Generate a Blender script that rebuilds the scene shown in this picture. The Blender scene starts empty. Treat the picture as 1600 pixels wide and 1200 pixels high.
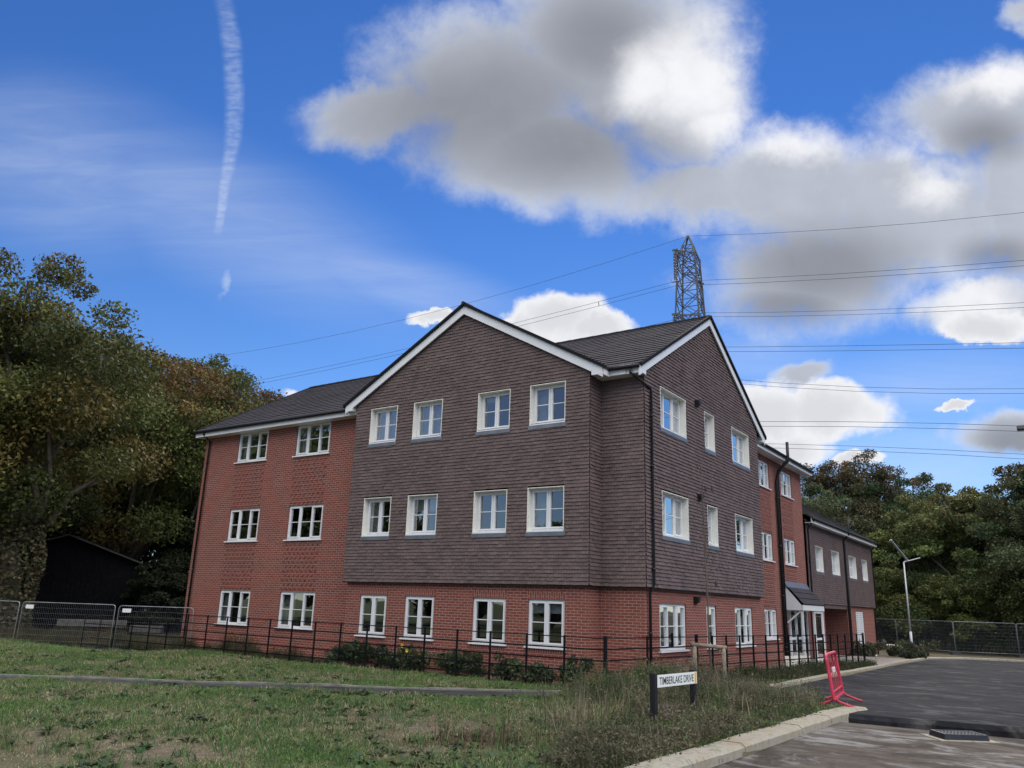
import bpy, bmesh, math, random
import numpy as np
from mathutils import Vector, Matrix

# ------------------------------------------------------------------ camera, sky, sun, exposure
S = bpy.context.scene
COL = S.collection
F_PX = 1243.6
CAM = (11.81, -18.604, 1.889)
PITCH, ROLL, YAW = math.radians(15.512), math.radians(1.896), math.radians(-34.774)
_f = Vector((math.sin(YAW)*math.cos(PITCH), math.cos(YAW)*math.cos(PITCH), math.sin(PITCH)))
_r = Vector((math.cos(YAW), -math.sin(YAW), 0)); _u = _r.cross(_f)
CR = math.cos(ROLL)*_r + math.sin(ROLL)*_u
CU = -math.sin(ROLL)*_r + math.cos(ROLL)*_u
cam_d = bpy.data.cameras.new('camera'); cam = bpy.data.objects.new('camera', cam_d); COL.objects.link(cam)
cam_d.sensor_width = 36; cam_d.lens = F_PX*36/1600; cam_d.clip_start = .1; cam_d.clip_end = 3000
M3 = Matrix((CR, CU, -_f)).transposed()
cam.matrix_world = Matrix.Translation(CAM) @ M3.to_4x4()
S.camera = cam
S.render.resolution_x, S.render.resolution_y = 1024, 768
S.view_settings.view_transform = 'Standard'; S.view_settings.look = 'None'
EXPO = 1.0; S.view_settings.exposure = EXPO; S.view_settings.gamma = 1
try: S.cycles.use_denoising = True
except Exception: pass

SUN_EL, SUN_AZ = math.radians(36.5), math.radians(-20.6)
sun_dir = Vector((math.sin(SUN_AZ)*math.cos(SUN_EL), math.cos(SUN_AZ)*math.cos(SUN_EL), math.sin(SUN_EL)))
sd = bpy.data.lights.new('sun', 'SUN'); sd.energy = 1.3; sd.angle = math.radians(20); sd.color = (1, .95, .87)
sun = bpy.data.objects.new('sun', sd); COL.objects.link(sun)
sun.rotation_euler = sun_dir.to_track_quat('Z', 'Y').to_euler()

W = bpy.data.worlds.new('World'); S.world = W; W.use_nodes = True
class NT:
    """small node-graph helper"""
    def __init__(s, tree): s.t = tree; s.n = tree.nodes; s.l = tree.links
    def put(s, sock, v):
        if isinstance(v, bpy.types.NodeSocket): s.l.new(v, sock)
        elif v is not None:
            if hasattr(sock, 'default_value'):
                try: sock.default_value = v
                except Exception:
                    sock.default_value = (v, v, v) if not hasattr(v, '__len__') else (*v, 1)[:len(sock.default_value)]
    def node(s, typ, **kw):
        n = s.n.new(typ)
        for k, v in kw.items(): setattr(n, k, v)
        return n
    def math(s, op, a, b=None, c=None, clamp=False):
        n = s.node('ShaderNodeMath', operation=op, use_clamp=clamp)
        s.put(n.inputs[0], a); s.put(n.inputs[1], b); s.put(n.inputs[2], c); return n.outputs[0]
    def vm(s, op, a, b=None):
        n = s.node('ShaderNodeVectorMath', operation=op); s.put(n.inputs[0], a); s.put(n.inputs[1], b)
        return n.outputs['Value'] if op in ('DOT_PRODUCT', 'LENGTH') else n.outputs[0]
    def comb(s, x, y, z=0.):
        n = s.node('ShaderNodeCombineXYZ'); s.put(n.inputs[0], x); s.put(n.inputs[1], y); s.put(n.inputs[2], z); return n.outputs[0]
    def sep(s, v):
        n = s.node('ShaderNodeSeparateXYZ'); s.put(n.inputs[0], v); return n.outputs
    def noise(s, vec, scale, detail=4., rough=.55, dim='3D', dist=0.):
        n = s.node('ShaderNodeTexNoise', noise_dimensions=dim); s.put(n.inputs['Vector'], vec)
        n.inputs['Scale'].default_value = scale; n.inputs['Detail'].default_value = detail
        n.inputs['Roughness'].default_value = rough; n.inputs['Distortion'].default_value = dist
        return n.outputs['Fac'], n.outputs['Color']
    def smooth(s, v, a, b, lo=0., hi=1.):
        n = s.node('ShaderNodeMapRange', interpolation_type='SMOOTHSTEP')
        s.put(n.inputs[0], v); s.put(n.inputs[1], a); s.put(n.inputs[2], b); s.put(n.inputs[3], lo); s.put(n.inputs[4], hi)
        return n.outputs[0]
    def mix(s, fac, a, b, mode='MIX'):
        n = s.node('ShaderNodeMix', data_type='RGBA', blend_type=mode)
        s.put(n.inputs[0], fac)
        for k, v in ((6, a), (7, b)):
            if isinstance(v, bpy.types.NodeSocket): s.l.new(v, n.inputs[k])
            else: n.inputs[k].default_value = (*v, 1)[:4]
        return n.outputs[2]
    def maxs(s, vals):
        o = vals[0]
        for v in vals[1:]: o = s.math('MAXIMUM', o, v)
        return o

def build_world():
    W.node_tree.nodes.clear(); g = NT(W.node_tree)
    out = g.node('ShaderNodeOutputWorld'); bg = g.node('ShaderNodeBackground'); g.l.new(bg.outputs[0], out.inputs[0])
    STR = 0.1; bg.inputs[1].default_value = STR
    sky = g.node('ShaderNodeTexSky', sky_type='NISHITA', sun_disc=False)
    sky.sun_elevation = SUN_EL; sky.sun_rotation = SUN_AZ; sky.air_density = 1.0; sky.dust_density = .0; sky.ozone_density = 3.0
    d = g.vm('NORMALIZE', g.node('ShaderNodeTexCoord').outputs['Generated'])
    df = g.vm('DOT_PRODUCT', d, tuple(_f)); dr = g.vm('DOT_PRODUCT', d, tuple(CR)); du = g.vm('DOT_PRODUCT', d, tuple(CU))
    dfc = g.math('MAXIMUM', df, .15)
    U = g.math('DIVIDE', dr, dfc); V = g.math('DIVIDE', du, dfc)
    P = g.comb(U, V, 0.)
    front = g.smooth(df, .12, .3)
    _, wcol = g.noise(P, 3.2, 6., .6)
    w = g.vm('SUBTRACT', wcol, (.5, .5, .5))
    w2 = g.node('ShaderNodeVectorMath', operation='SCALE'); g.put(w2.inputs[0], w); w2.inputs[3].default_value = .085
    _, wc2 = g.noise(P, 11., 8., .65)
    w3 = g.node('ShaderNodeVectorMath', operation='SCALE'); g.put(w3.inputs[0], g.vm('SUBTRACT', wc2, (.5, .5, .5))); w3.inputs[3].default_value = .06
    PW = g.vm('ADD', g.vm('ADD', P, w2.outputs[0]), w3.outputs[0])
    def blob(cx, cy, rx, ry, ang=0., src=PW):
        m = g.node('ShaderNodeMapping', vector_type='TEXTURE')
        g.put(m.inputs[0], src)
        m.inputs['Location'].default_value = ((cx-800)/F_PX, (600-cy)/F_PX, 0)
        m.inputs['Rotation'].default_value = (0, 0, math.radians(ang))
        m.inputs['Scale'].default_value = (rx/F_PX, ry/F_PX, 1)
        return g.math('SUBTRACT', 1., g.vm('LENGTH', m.outputs[0]))
    f1, _ = g.noise(P, 5.5, 9., .6, dist=.3)
    f2, _ = g.noise(P, 13., 8., .62, dist=.4)
    f3, _ = g.noise(P, 2.2, 5., .5)
    fb = g.math('ADD', g.math('MULTIPLY', g.math('SUBTRACT', f1, .5), 1.0), g.math('MULTIPLY', g.math('SUBTRACT', f2, .5), .45))
    # the broad backlit cloud bank
    big = g.maxs([blob(*b) for b in ((590,182,150,68,12), (770,130,215,150,0), (950,80,225,185,0), (850,245,265,95,-8), (1060,170,125,170,0), (1090,300,180,62,0),
                  (1230,300,190,100,-8), (1270,425,200,112,0), (1420,335,210,140,0), (1535,172,205,85,14), (1585,310,90,150,0), (1545,485,140,60,0), (1645,18,75,36,0), (1592,690,88,38,0), (1255,588,55,24,8))])
    a_big = g.smooth(g.math('ADD', big, g.math('MULTIPLY', fb, 1.05)), -.12, .50)
    dark = g.maxs([blob(*b) if len(b) > 5 else blob(*b, P) for b in ((740,170,290,135,8), (880,225,250,95,0), (930,60,140,110,0), (1290,415,190,85,0), (1230,480,130,45,0), (1592,690,90,40,0), (1560,400,90,40,0), (1540,215,90,50,0))])
    dark = g.smooth(g.math('ADD', dark, g.math('MULTIPLY', fb, .22)), -.2, .85)
    bright = g.maxs([blob(*b) for b in ((1085,120,125,115,20), (1120,190,90,60,0), (1020,130,70,80,0), (1230,222,110,34,-10), (1310,222,70,34,0), (1415,232,62,34,0), (1500,470,110,46,0), (1450,285,60,50,0), (1560,120,110,40,10))])
    bright = g.smooth(g.math('ADD', bright, g.math('MULTIPLY', fb, .6)), -.25, .85)
    k = 1/STR/2**EXPO
    c = g.mix(g.smooth(g.math('ADD', big, g.math('MULTIPLY', fb, .5)), .05, .6), (.68*k, .73*k, .83*k), (.50*k, .53*k, .60*k))
    c = g.mix(g.math('MULTIPLY', dark, .9), c, (.27*k, .285*k, .32*k))
    c = g.mix(g.math('MULTIPLY', bright, .95), c, (.95*k, .95*k, .97*k))
    tex = g.node('ShaderNodeVectorMath', operation='SCALE'); g.l.new(c, tex.inputs[0]); g.l.new(g.math('ADD', g.smooth(f2, .25, .75, .95, 1.05), g.math('MULTIPLY', g.math('SUBTRACT', f1, .5), .14)), tex.inputs[3]); c = tex.outputs[0]
    # sunlit cumulus low over the roofs
    PW2s = g.node('ShaderNodeVectorMath', operation='SCALE'); g.put(PW2s.inputs[0], w); PW2s.inputs[3].default_value = .05
    PW2 = g.vm('ADD', g.vm('ADD', P, PW2s.outputs[0]), w3.outputs[0])
    low = g.maxs([blob(*b, 0., PW2) for b in ((1290,645,125,52), (1200,650,110,58), (1210,700,120,32), (870,500,92,50), (930,515,70,34), (800,512,62,30), (690,497,48,13), (1345,722,50,14), (1540,510,90,36), (1500,640,30,9), (500,615,70,16))])
    a_low = g.smooth(g.math('ADD', low, g.math('MULTIPLY', fb, .95)), -.02, .30)
    cl = g.mix(g.smooth(g.math('ADD', low, g.math('MULTIPLY', fb, .8)), .1, .75), (.92*k, .93*k, .96*k), (.72*k, .73*k, .77*k))
    # thin high veil on the left and the old vapour trail
    sm = g.node('ShaderNodeMapping'); g.put(sm.inputs[0], P); sm.inputs['Rotation'].default_value = (0, 0, math.radians(14)); sm.inputs['Scale'].default_value = (2.2, 16, 1)
    fv, _ = g.noise(sm.outputs[0], 1.6, 6., .6, dist=.6)
    veil = g.maxs([blob(330,330,520,150,-24,P), blob(90,260,330,190,-12,P), blob(620,440,330,75,-18,P), blob(1480,600,330,80,0,P), blob(1420,735,420,130,0,P), blob(1180,560,200,60,0,P)])
    veil = g.math('MULTIPLY', g.smooth(veil, 0., .9), g.smooth(fv, .2, .85, .14, .36))
    wav = g.math('MULTIPLY', g.math('SINE', g.math('MULTIPLY', g.math('SUBTRACT', .4986, V), 11.16)), -.0165)
    tr = g.math('ADD', g.math('SUBTRACT', U, (346-800)/F_PX), wav)
    tr = g.math('ADD', tr, g.math('MULTIPLY', g.math('SUBTRACT', f2, .5), .012))
    tw = g.smooth(V, (600-365)/F_PX, (600-150)/F_PX, .0060, .0125)
    trail = g.smooth(g.math('DIVIDE', g.math('ABSOLUTE', tr), tw), 1.25, .3)
    trail = g.math('MULTIPLY', trail, g.smooth(V, (600-376)/F_PX, (600-335)/F_PX))
    trail = g.math('MULTIPLY', trail, g.smooth(V, (600+60)/F_PX, (600-60)/F_PX, 0., 1.))
    tm = g.node('ShaderNodeMapping'); g.put(tm.inputs[0], P); tm.inputs['Rotation'].default_value = (0, 0, math.radians(30)); tm.inputs['Scale'].default_value = (45, 150, 1)
    ft, _ = g.noise(tm.outputs[0], 1., 5., .6)
    trail = g.math('MULTIPLY', trail, g.smooth(ft, .22, .82, .05, .36))
    bit = g.math('MULTIPLY', g.smooth(blob(349,438,9,26,-8,PW2), 0., .9), .3)
    thin = g.math('MULTIPLY', g.math('ADD', veil, g.maxs([trail, bit]), clamp=True), front)
    # clouds out of frame, cover added overhead for fill light (seen in the window glass)
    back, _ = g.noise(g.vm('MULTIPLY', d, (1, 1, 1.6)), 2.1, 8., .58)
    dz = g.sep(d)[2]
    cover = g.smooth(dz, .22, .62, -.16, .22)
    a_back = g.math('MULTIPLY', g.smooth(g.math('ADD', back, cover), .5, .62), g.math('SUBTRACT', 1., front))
    hs = g.node('ShaderNodeHueSaturation'); g.put(hs.inputs['Color'], sky.outputs[0]); hs.inputs['Saturation'].default_value = 1.12; hs.inputs['Value'].default_value = 1.0
    blue = g.mix(1., hs.outputs[0], g.mix(g.smooth(dz, .05, .60), (.40, .47, .60), (.262, .395, .60)), 'MULTIPLY')
    col = g.mix(thin, blue, (.72*k, .80*k, .95*k))
    col = g.mix(g.math('MULTIPLY', g.math('MULTIPLY', a_big, .97), front), col, c)
    col = g.mix(g.math('MULTIPLY', a_low, front), col, cl)
    # bright cloud deck overhead and behind the viewer, added to lift walls and grass
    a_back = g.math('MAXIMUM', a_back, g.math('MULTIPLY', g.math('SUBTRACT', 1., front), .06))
    gain = g.smooth(g.sep(d)[0], -.2, .75, .92, 1.75)  # deck made brighter on the right, added to lift the tiled side wall
    back_fill = g.node('ShaderNodeVectorMath', operation='SCALE'); g.l.new(g.mix(g.smooth(f1, .3, .7), (10.0, 10.1, 10.4), (13.6, 13.4, 13.1)), back_fill.inputs[0]); g.l.new(gain, back_fill.inputs[3])
    col = g.mix(a_back, col, back_fill.outputs[0])
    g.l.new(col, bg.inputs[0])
build_world()

# ------------------------------------------------------------------ helpers
def tag(o, label=None, cat=None, group=None, kind=None):
    if label: o['label'] = label
    if cat: o['category'] = cat
    if group: o['group'] = group
    if kind: o['kind'] = kind
    return o
def empty(name, loc, rz=0., **kw):
    o = bpy.data.objects.new(name, None); COL.objects.link(o); o.location = loc; o.rotation_euler.z = rz
    o.empty_display_size = .2
    return tag(o, **kw)
class MB:
    """collects polygons; build() links them as one mesh object"""
    def __init__(s): s.v = []; s.f = []
    def poly(s, pts):
        n = len(s.v); s.v += [tuple(p) for p in pts]; s.f.append(tuple(range(n, n+len(pts))))
    def hexa(s, c8):
        n = len(s.v); s.v += [tuple(p) for p in c8]
        for q in ((0,3,2,1), (4,5,6,7), (0,1,5,4), (1,2,6,5), (2,3,7,6), (3,0,4,7)): s.f.append(tuple(n+i for i in q))
    def box(s, x0, x1, y0, y1, z0, z1, m=None):
        c = [(x0,y0,z0), (x1,y0,z0), (x1,y1,z0), (x0,y1,z0), (x0,y0,z1), (x1,y0,z1), (x1,y1,z1), (x0,y1,z1)]
        if m: c = [m(*p) for p in c]
        s.hexa(c)
    def bar(s, a, b, w, h=None, up=(0,0,1)):
        a = Vector(a); b = Vector(b); h = h or w; t = (b-a).normalized(); up = Vector(up)
        if abs(t.dot(up)) > .98: up = Vector((1,0,0))
        r = t.cross(up).normalized()*w/2; q = r.cross(t).normalized()*h/2
        s.hexa([a-r-q, a+r-q, a+r+q, a-r+q, b-r-q, b+r-q, b+r+q, b-r+q])
    def tube(s, pts, rad, n=8, cap=True):
        pts = [Vector(p) for p in pts]; rads = rad if hasattr(rad, '__len__') else [rad]*len(pts)
        rings = []; prev = None
        for i, p in enumerate(pts):
            t = (pts[min(i+1, len(pts)-1)]-pts[max(i-1, 0)]).normalized()
            if prev is None:
                a = Vector((0,0,1)) if abs(t.z) < .9 else Vector((1,0,0)); x = t.cross(a).normalized()
            else: x = (prev-t*prev.dot(t)).normalized()
            prev = x; y = t.cross(x); k = len(s.v)
            for j in range(n):
                th = 2*math.pi*j/n; s.v.append(tuple(p+(x*math.cos(th)+y*math.sin(th))*rads[i]))
            rings.append(k)
        for a, b in zip(rings, rings[1:]):
            for j in range(n): s.f.append((a+j, a+(j+1) % n, b+(j+1) % n, b+j))
        if cap:
            s.f.append(tuple(rings[0]+j for j in range(n))[::-1]); s.f.append(tuple(rings[-1]+j for j in range(n)))
    def build(s, name, mat, parent=None, smooth=False, bevel=0, recalc=True):
        me = bpy.data.meshes.new(name); me.from_pydata(s.v, [], s.f)
        if recalc or bevel:
            bm = bmesh.new(); bm.from_mesh(me)
            bmesh.ops.recalc_face_normals(bm, faces=bm.faces)
            if bevel:
                es = [e for e in bm.edges if len(e.link_faces) == 2 and e.calc_face_angle(0) > .6]
                bmesh.ops.bevel(bm, geom=es, offset=bevel, segments=2, affect='EDGES', profile=.5)
            bm.to_mesh(me); bm.free()
        if smooth:
            for p in me.polygons: p.use_smooth = True
        me.materials.append(mat)
        o = bpy.data.objects.new(name, me); COL.objects.link(o)
        if parent: attach(o, parent)
        return o
def attach(o, parent):
    o.parent = parent
    if parent.type == 'MESH' and parent.parent is None: root = parent
    root = parent
    m = Matrix.Identity(4); q = parent
    while q is not None:
        m = (Matrix.Translation(q.location) @ q.rotation_euler.to_matrix().to_4x4() @ Matrix.Diagonal((*q.scale, 1))) @ m if q.parent is None else q.matrix_parent_inverse @ m
        q = q.parent
    o.matrix_parent_inverse = Matrix.Identity(4)
    # children are modelled in world space: shift them back by the thing's own placement
    r = parent
    while r.parent is not None: r = r.parent
    if parent is r:
        mw = Matrix.Translation(r.location) @ r.rotation_euler.to_matrix().to_4x4() @ Matrix.Diagonal((*r.scale, 1))
        o.matrix_parent_inverse = mw.inverted()
def copy_tree(o, parent=None, loc=None, rz=None, sc=None):
    """copy a thing and each of its parts (linked mesh data)"""
    c = o.copy(); COL.objects.link(c)
    if parent: c.parent = parent
    for ch in list(o.children): copy_tree(ch, c)
    if loc is not None: c.location = loc
    if rz is not None: c.rotation_euler.z = rz
    if sc is not None: c.scale = (sc,)*3 if not hasattr(sc, '__len__') else sc
    return c
def np_mesh(name, verts, nper, mat, colors=None, parent=None, smooth=False):
    """verts (N*nper,3): N separate faces of nper corners; colors (N,3)"""
    verts = np.asarray(verts, np.float32); nv = len(verts); nf = nv//nper
    me = bpy.data.meshes.new(name); me.vertices.add(nv); me.loops.add(nv); me.polygons.add(nf)
    me.vertices.foreach_set('co', verts.ravel()); me.loops.foreach_set('vertex_index', np.arange(nv, dtype=np.int32))
    me.polygons.foreach_set('loop_start', np.arange(nf, dtype=np.int32)*nper)
    if colors is not None:
        at = me.attributes.new('tint', 'FLOAT_COLOR', 'POINT')
        c = np.ones((nv, 4), np.float32); c[:, :3] = np.repeat(colors, nper, 0); at.data.foreach_set('color', c.ravel())
    me.update(calc_edges=True); me.materials.append(mat)
    o = bpy.data.objects.new(name, me); COL.objects.link(o)
    if parent: o.parent = parent
    return o

# ------------------------------------------------------------------ materials
def mat(name, col, rough=.7, metal=0., spec=.5, vary=0., vscale=3., bump=0., bscale=40.):
    m = bpy.data.materials.new(name); m.use_nodes = True; g = NT(m.node_tree); b = g.n['Principled BSDF']
    b.inputs['Roughness'].default_value = rough; b.inputs['Metallic'].default_value = metal; b.inputs['Specular IOR Level'].default_value = spec
    b.inputs['Base Color'].default_value = (*col, 1)
    co = g.node('ShaderNodeTexCoord').outputs['Object']
    if vary:
        f, _ = g.noise(co, vscale, 6., .6)
        lo = tuple(c*(1-vary) for c in col); hi = tuple(min(1, c*(1+vary)) for c in col)
        g.l.new(g.mix(g.smooth(f, .25, .75), lo, hi), b.inputs['Base Color'])
    if bump:
        f, _ = g.noise(co, bscale, 5., .6); bn = g.node('ShaderNodeBump'); bn.inputs['Strength'].default_value = bump; bn.inputs['Distance'].default_value = .02
        g.l.new(f, bn.inputs['Height']); g.l.new(bn.outputs[0], b.inputs['Normal'])
    return m
def wall_uv(g):
    co = g.node('ShaderNodeTexCoord').outputs['Object']; x, y, z = g.sep(co)
    n = g.node('ShaderNodeNewGeometry').outputs['True Normal']; nx, ny, nz = g.sep(n)
    side = g.math('GREATER_THAN', g.math('ABSOLUTE', nx), g.math('ABSOLUTE', ny))
    u = g.math('ADD', g.math('MULTIPLY', x, g.math('SUBTRACT', 1., side)), g.math('MULTIPLY', y, side))
    return co, u, z
def brick_mat(name, vertical=False, c1=(.235,.060,.039), c2=(.135,.036,.029), mortar=(.38,.29,.245), stain=True):
    m = bpy.data.materials.new(name); m.use_nodes = True; g = NT(m.node_tree); b = g.n['Principled BSDF']
    co, u, v = wall_uv(g)
    t = g.node('ShaderNodeTexBrick'); t.offset = .5; t.squash = 1
    g.put(t.inputs['Vector'], g.comb(v, u) if vertical else g.comb(u, v))
    for k, val in (('Scale', 1.), ('Mortar Size', .0075), ('Mortar Smooth', .15), ('Bias', -.1), ('Brick Width', .225), ('Row Height', .075)): t.inputs[k].default_value = val
    t.inputs['Color1'].default_value = (*c1, 1); t.inputs['Color2'].default_value = (*c2, 1); t.inputs['Mortar'].default_value = (*mortar, 1)
    f, _ = g.noise(co, 1.3, 5., .6); f2, _ = g.noise(co, 28., 4., .6)
    c = g.mix(g.smooth(f, .28, .7, 0., .42), t.outputs['Color'], (.24,.085,.06))
    c = g.mix(g.smooth(f2, .35, .75, 0., .38), c, (.085,.03,.032))
    g.l.new(c, b.inputs['Base Color']); b.inputs['Roughness'].default_value = .85; b.inputs['Specular IOR Level'].default_value = .25
    bn = g.node('ShaderNodeBump'); bn.inputs['Strength'].default_value = .6; bn.inputs['Distance'].default_value = .006; bn.invert = True
    g.l.new(g.math('ADD', t.outputs['Fac'], g.math('MULTIPLY', f2, -.35)), bn.inputs['Height']); g.l.new(bn.outputs[0], b.inputs['Normal'])
    return m
def tile_mat(name, base, base2, w, h, joint=.004, off=.5, rough=.75, spec=.3):
    m = bpy.data.materials.new(name); m.use_nodes = True; g = NT(m.node_tree); b = g.n['Principled BSDF']
    at = g.node('ShaderNodeAttribute', attribute_name='uvt').outputs['Vector']       # along-course metres, course number
    u, v, _z = g.sep(at)
    t = g.node('ShaderNodeTexBrick'); t.offset = off
    g.put(t.inputs['Vector'], g.comb(u, v))
    for k, val in (('Scale', 1.), ('Mortar Size', joint), ('Mortar Smooth', .0), ('Bias', 0.), ('Brick Width', w), ('Row Height', 1.)): t.inputs[k].default_value = val
    t.inputs['Color1'].default_value = (*base, 1); t.inputs['Color2'].default_value = (*base2, 1); t.inputs['Mortar'].default_value = (*[c*.35 for c in base], 1)
    co = g.node('ShaderNodeTexCoord').outputs['Object']
    f, _ = g.noise(co, 1.1, 6., .6); f2, _ = g.noise(co, 22., 4., .6)
    c = g.mix(g.smooth(f, .3, .72, 0., .45), t.outputs['Color'], tuple(x*1.4 for x in base))
    c = g.mix(g.smooth(f2, .35, .7, 0., .4), c, tuple(x*.62 for x in base2))
    g.l.new(c, b.inputs['Base Color']); b.inputs['Roughness'].default_value = rough; b.inputs['Specular IOR Level'].default_value = spec
    bn = g.node('ShaderNodeBump'); bn.inputs['Strength'].default_value = .35; bn.inputs['Distance'].default_value = .006
    g.l.new(f2, bn.inputs['Height']); g.l.new(bn.outputs[0], b.inputs['Normal'])
    return m
def glass_mat(name, refl=.14):
    m = bpy.data.materials.new(name); m.use_nodes = True; g = NT(m.node_tree); g.n.clear()
    out = g.node('ShaderNodeOutputMaterial'); tr = g.node('ShaderNodeBsdfTransparent'); tr.inputs[0].default_value = (.50,.54,.55,1)
    gl = g.node('ShaderNodeBsdfGlossy'); gl.inputs['Color'].default_value = (.96,.98,1,1); gl.inputs['Roughness'].default_value = .012
    lw = g.node('ShaderNodeLayerWeight'); lw.inputs[0].default_value = .5
    co = g.node('ShaderNodeTexCoord').outputs['Object']; f, _ = g.noise(co, .9, 2., .5)
    bn = g.node('ShaderNodeBump'); bn.inputs['Strength'].default_value = .25; bn.inputs['Distance'].default_value = .012; g.l.new(f, bn.inputs['Height']); g.l.new(bn.outputs[0], gl.inputs['Normal'])
    mx = g.node('ShaderNodeMixShader'); g.put(mx.inputs[0], g.smooth(lw.outputs['Facing'], 0., 1., refl, .95))
    g.l.new(tr.outputs[0], mx.inputs[1]); g.l.new(gl.outputs[0], mx.inputs[2]); g.l.new(mx.outputs[0], out.inputs[0])
    return m
def leaf_mat(name, trans=.28, rough=.6):
    m = bpy.data.materials.new(name); m.use_nodes = True; g = NT(m.node_tree); g.n.clear()
    out = g.node('ShaderNodeOutputMaterial'); at = g.node('ShaderNodeAttribute', attribute_name='tint').outputs['Color']
    d = g.node('ShaderNodeBsdfPrincipled'); g.put(d.inputs['Base Color'], at); d.inputs['Roughness'].default_value = rough; d.inputs['Specular IOR Level'].default_value = .25
    t = g.node('ShaderNodeBsdfTranslucent'); g.put(t.inputs[0], at)
    mx = g.node('ShaderNodeMixShader'); mx.inputs[0].default_value = trans
    g.l.new(d.outputs[0], mx.inputs[1]); g.l.new(t.outputs[0], mx.inputs[2]); g.l.new(mx.outputs[0], out.inputs[0])
    return m
BRICK = brick_mat('red_brick'); SOLDIER = brick_mat('soldier_brick', True, (.225,.056,.038), (.155,.040,.032))
HEADER = brick_mat('header_brick', False, (.225,.057,.038), (.150,.039,.030))
TILE = tile_mat('hung_tile', (.142,.099,.092), (.090,.064,.062), .165, .1, joint=.0075)
ROOF = tile_mat('roof_tile', (.058,.052,.058), (.046,.042,.048), .33, .32, joint=.006, rough=.95, spec=.08)
WHITE = mat('white_upvc', (.67,.67,.67), .35, vary=.04)
CREAM = mat('white_trim', (.72,.70,.63), .45, vary=.05)
BLACK = mat('black_plastic', (.012,.012,.014), .5, spec=.3)
IRON = mat('black_railing_paint', (.005,.005,.007), .6, spec=.15)
LEAD = mat('lead_flashing', (.16,.17,.19), .45, .4, vary=.2)
GLASS = glass_mat('window_glass')
ROOM = mat('room_plaster', (.20,.20,.19), .9, vary=.1)
CURT = mat('curtain_cloth', (.55,.55,.53), .9, vary=.1, vscale=8)
GALV = mat('galvanised_steel', (.30,.31,.33), .5, .5, vary=.15)
STEEL = mat('pylon_steel', (.085,.088,.092), .6, .3)
WIRE = mat('conductor_aluminium', (.10,.10,.11), .6, .2)
def kerb_mat():
    m = mat('kerb_concrete', (.30,.265,.205), .95, spec=.1, bump=.5, bscale=60); g = NT(m.node_tree); b = g.n['Principled BSDF']
    co = g.node('ShaderNodeTexCoord').outputs['Object']; f, _ = g.noise(co, 1.7, 7., .65); f2, _ = g.noise(co, 9., 6., .7); f3, _ = g.noise(co, 40., 4., .6)
    c = g.mix(g.smooth(f, .3, .7), (.30,.255,.185), (.34,.315,.265)); c = g.mix(g.smooth(f2, .52, .72, 0., .8), c, (.17,.135,.09)); c = g.mix(g.smooth(g.math('ADD', f, g.math('MULTIPLY', f2, .5)), .82, .92, 0., .5), c, (.13,.14,.07))
    c = g.mix(g.smooth(f3, .55, .75, 0., .4), c, (.16,.14,.11)); g.l.new(c, b.inputs['Base Color']); return m
CONC = kerb_mat()
DARKWOOD = mat('black_barn_boards', (.006,.006,.008), .95, spec=.1, vary=.5, vscale=6)
WOOD = mat('weathered_timber', (.20,.165,.125), .9, vary=.3, vscale=14, bump=.5)
BARK = mat('oak_bark', (.11,.09,.068), .95, vary=.45, vscale=5, bump=.9, bscale=14)
RED = mat('red_barrier_plastic', (.46,.028,.06), .6, vary=.3, vscale=5, bump=.2)
LEAF = leaf_mat('leaves'); GRASS = leaf_mat('grass_blades', .22, .7)

# ------------------------------------------------------------------ ground
def vnoise(x, y, seed=0):
    xi = np.floor(x).astype(np.int64); yi = np.floor(y).astype(np.int64); xf = x-xi; yf = y-yi
    def h(a, b):
        n = (a*374761393+b*668265263+seed*974711) & 0x7fffffff; n = ((n ^ (n >> 13))*1274126177) & 0x7fffffff
        return ((n ^ (n >> 16)) & 0xffff)/65535.
    u = xf*xf*(3-2*xf); v = yf*yf*(3-2*yf)
    return (h(xi, yi)*(1-u)+h(xi+1, yi)*u)*(1-v)+(h(xi, yi+1)*(1-u)+h(xi+1, yi+1)*u)*v
def fbm(x, y, s, seed=0, o=4):
    t = 0; a = .5; tot = 0
    for i in range(o): t = t+a*vnoise(x*s, y*s, seed+i); tot += a; s *= 2.03; a *= .5
    return t/tot
def sstep(a, b, x): t = np.clip((x-a)/(b-a), 0, 1); return t*t*(3-2*t)
def slope(y): return -.22*sstep(14, 42, y)
def height(x, y):
    x = np.asarray(x, float); y = np.asarray(y, float)
    h = slope(y)+.09*(fbm(x, y, .35, 3)-.5)
    h = h-.34*sstep(-13.5, -17.5, x)*sstep(-3.6, -1.2, y)
    return h
PATH_FAR = [(-40,-32), (-14,-14.2), (-7.97,-9.3), (-6.39,-8.08), (-4.58,-7.05), (-2.68,-5.41), (-.73,-4.17), (1.89,-1.85), (3.9,.9), (5.0,3.9)]
PATH_NEAR = [(-39.5,-32.9), (-13.5,-15.0), (-7.45,-10.05), (-5.87,-8.83), (-4.06,-7.8), (-2.18,-6.2), (-.2,-4.95), (2.5,-2.6), (4.8,-.4), (6.7,.75)]
def far_kerb_x(y): return np.interp(y, [1, 3.9, 9.75, 16.8, 21.8, 27, 31], [5.0, 5.03, 5.06, 5.25, 5.1, 5.15, 5.0])
def near_kerb_x(y): return np.interp(y, [-40, -20, -13, -8.8, -7, -4.4, -.9, 1.1], [4.5, 6.3, 6.85, 7.05, 7.13, 7.2, 7.3, 7.54])
def on_road(x, y, m=0.):
    return np.where(y < 1.1, x > near_kerb_x(y)+.3+m, (x > far_kerb_x(y)+.12+m) & (y < 34))
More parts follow.
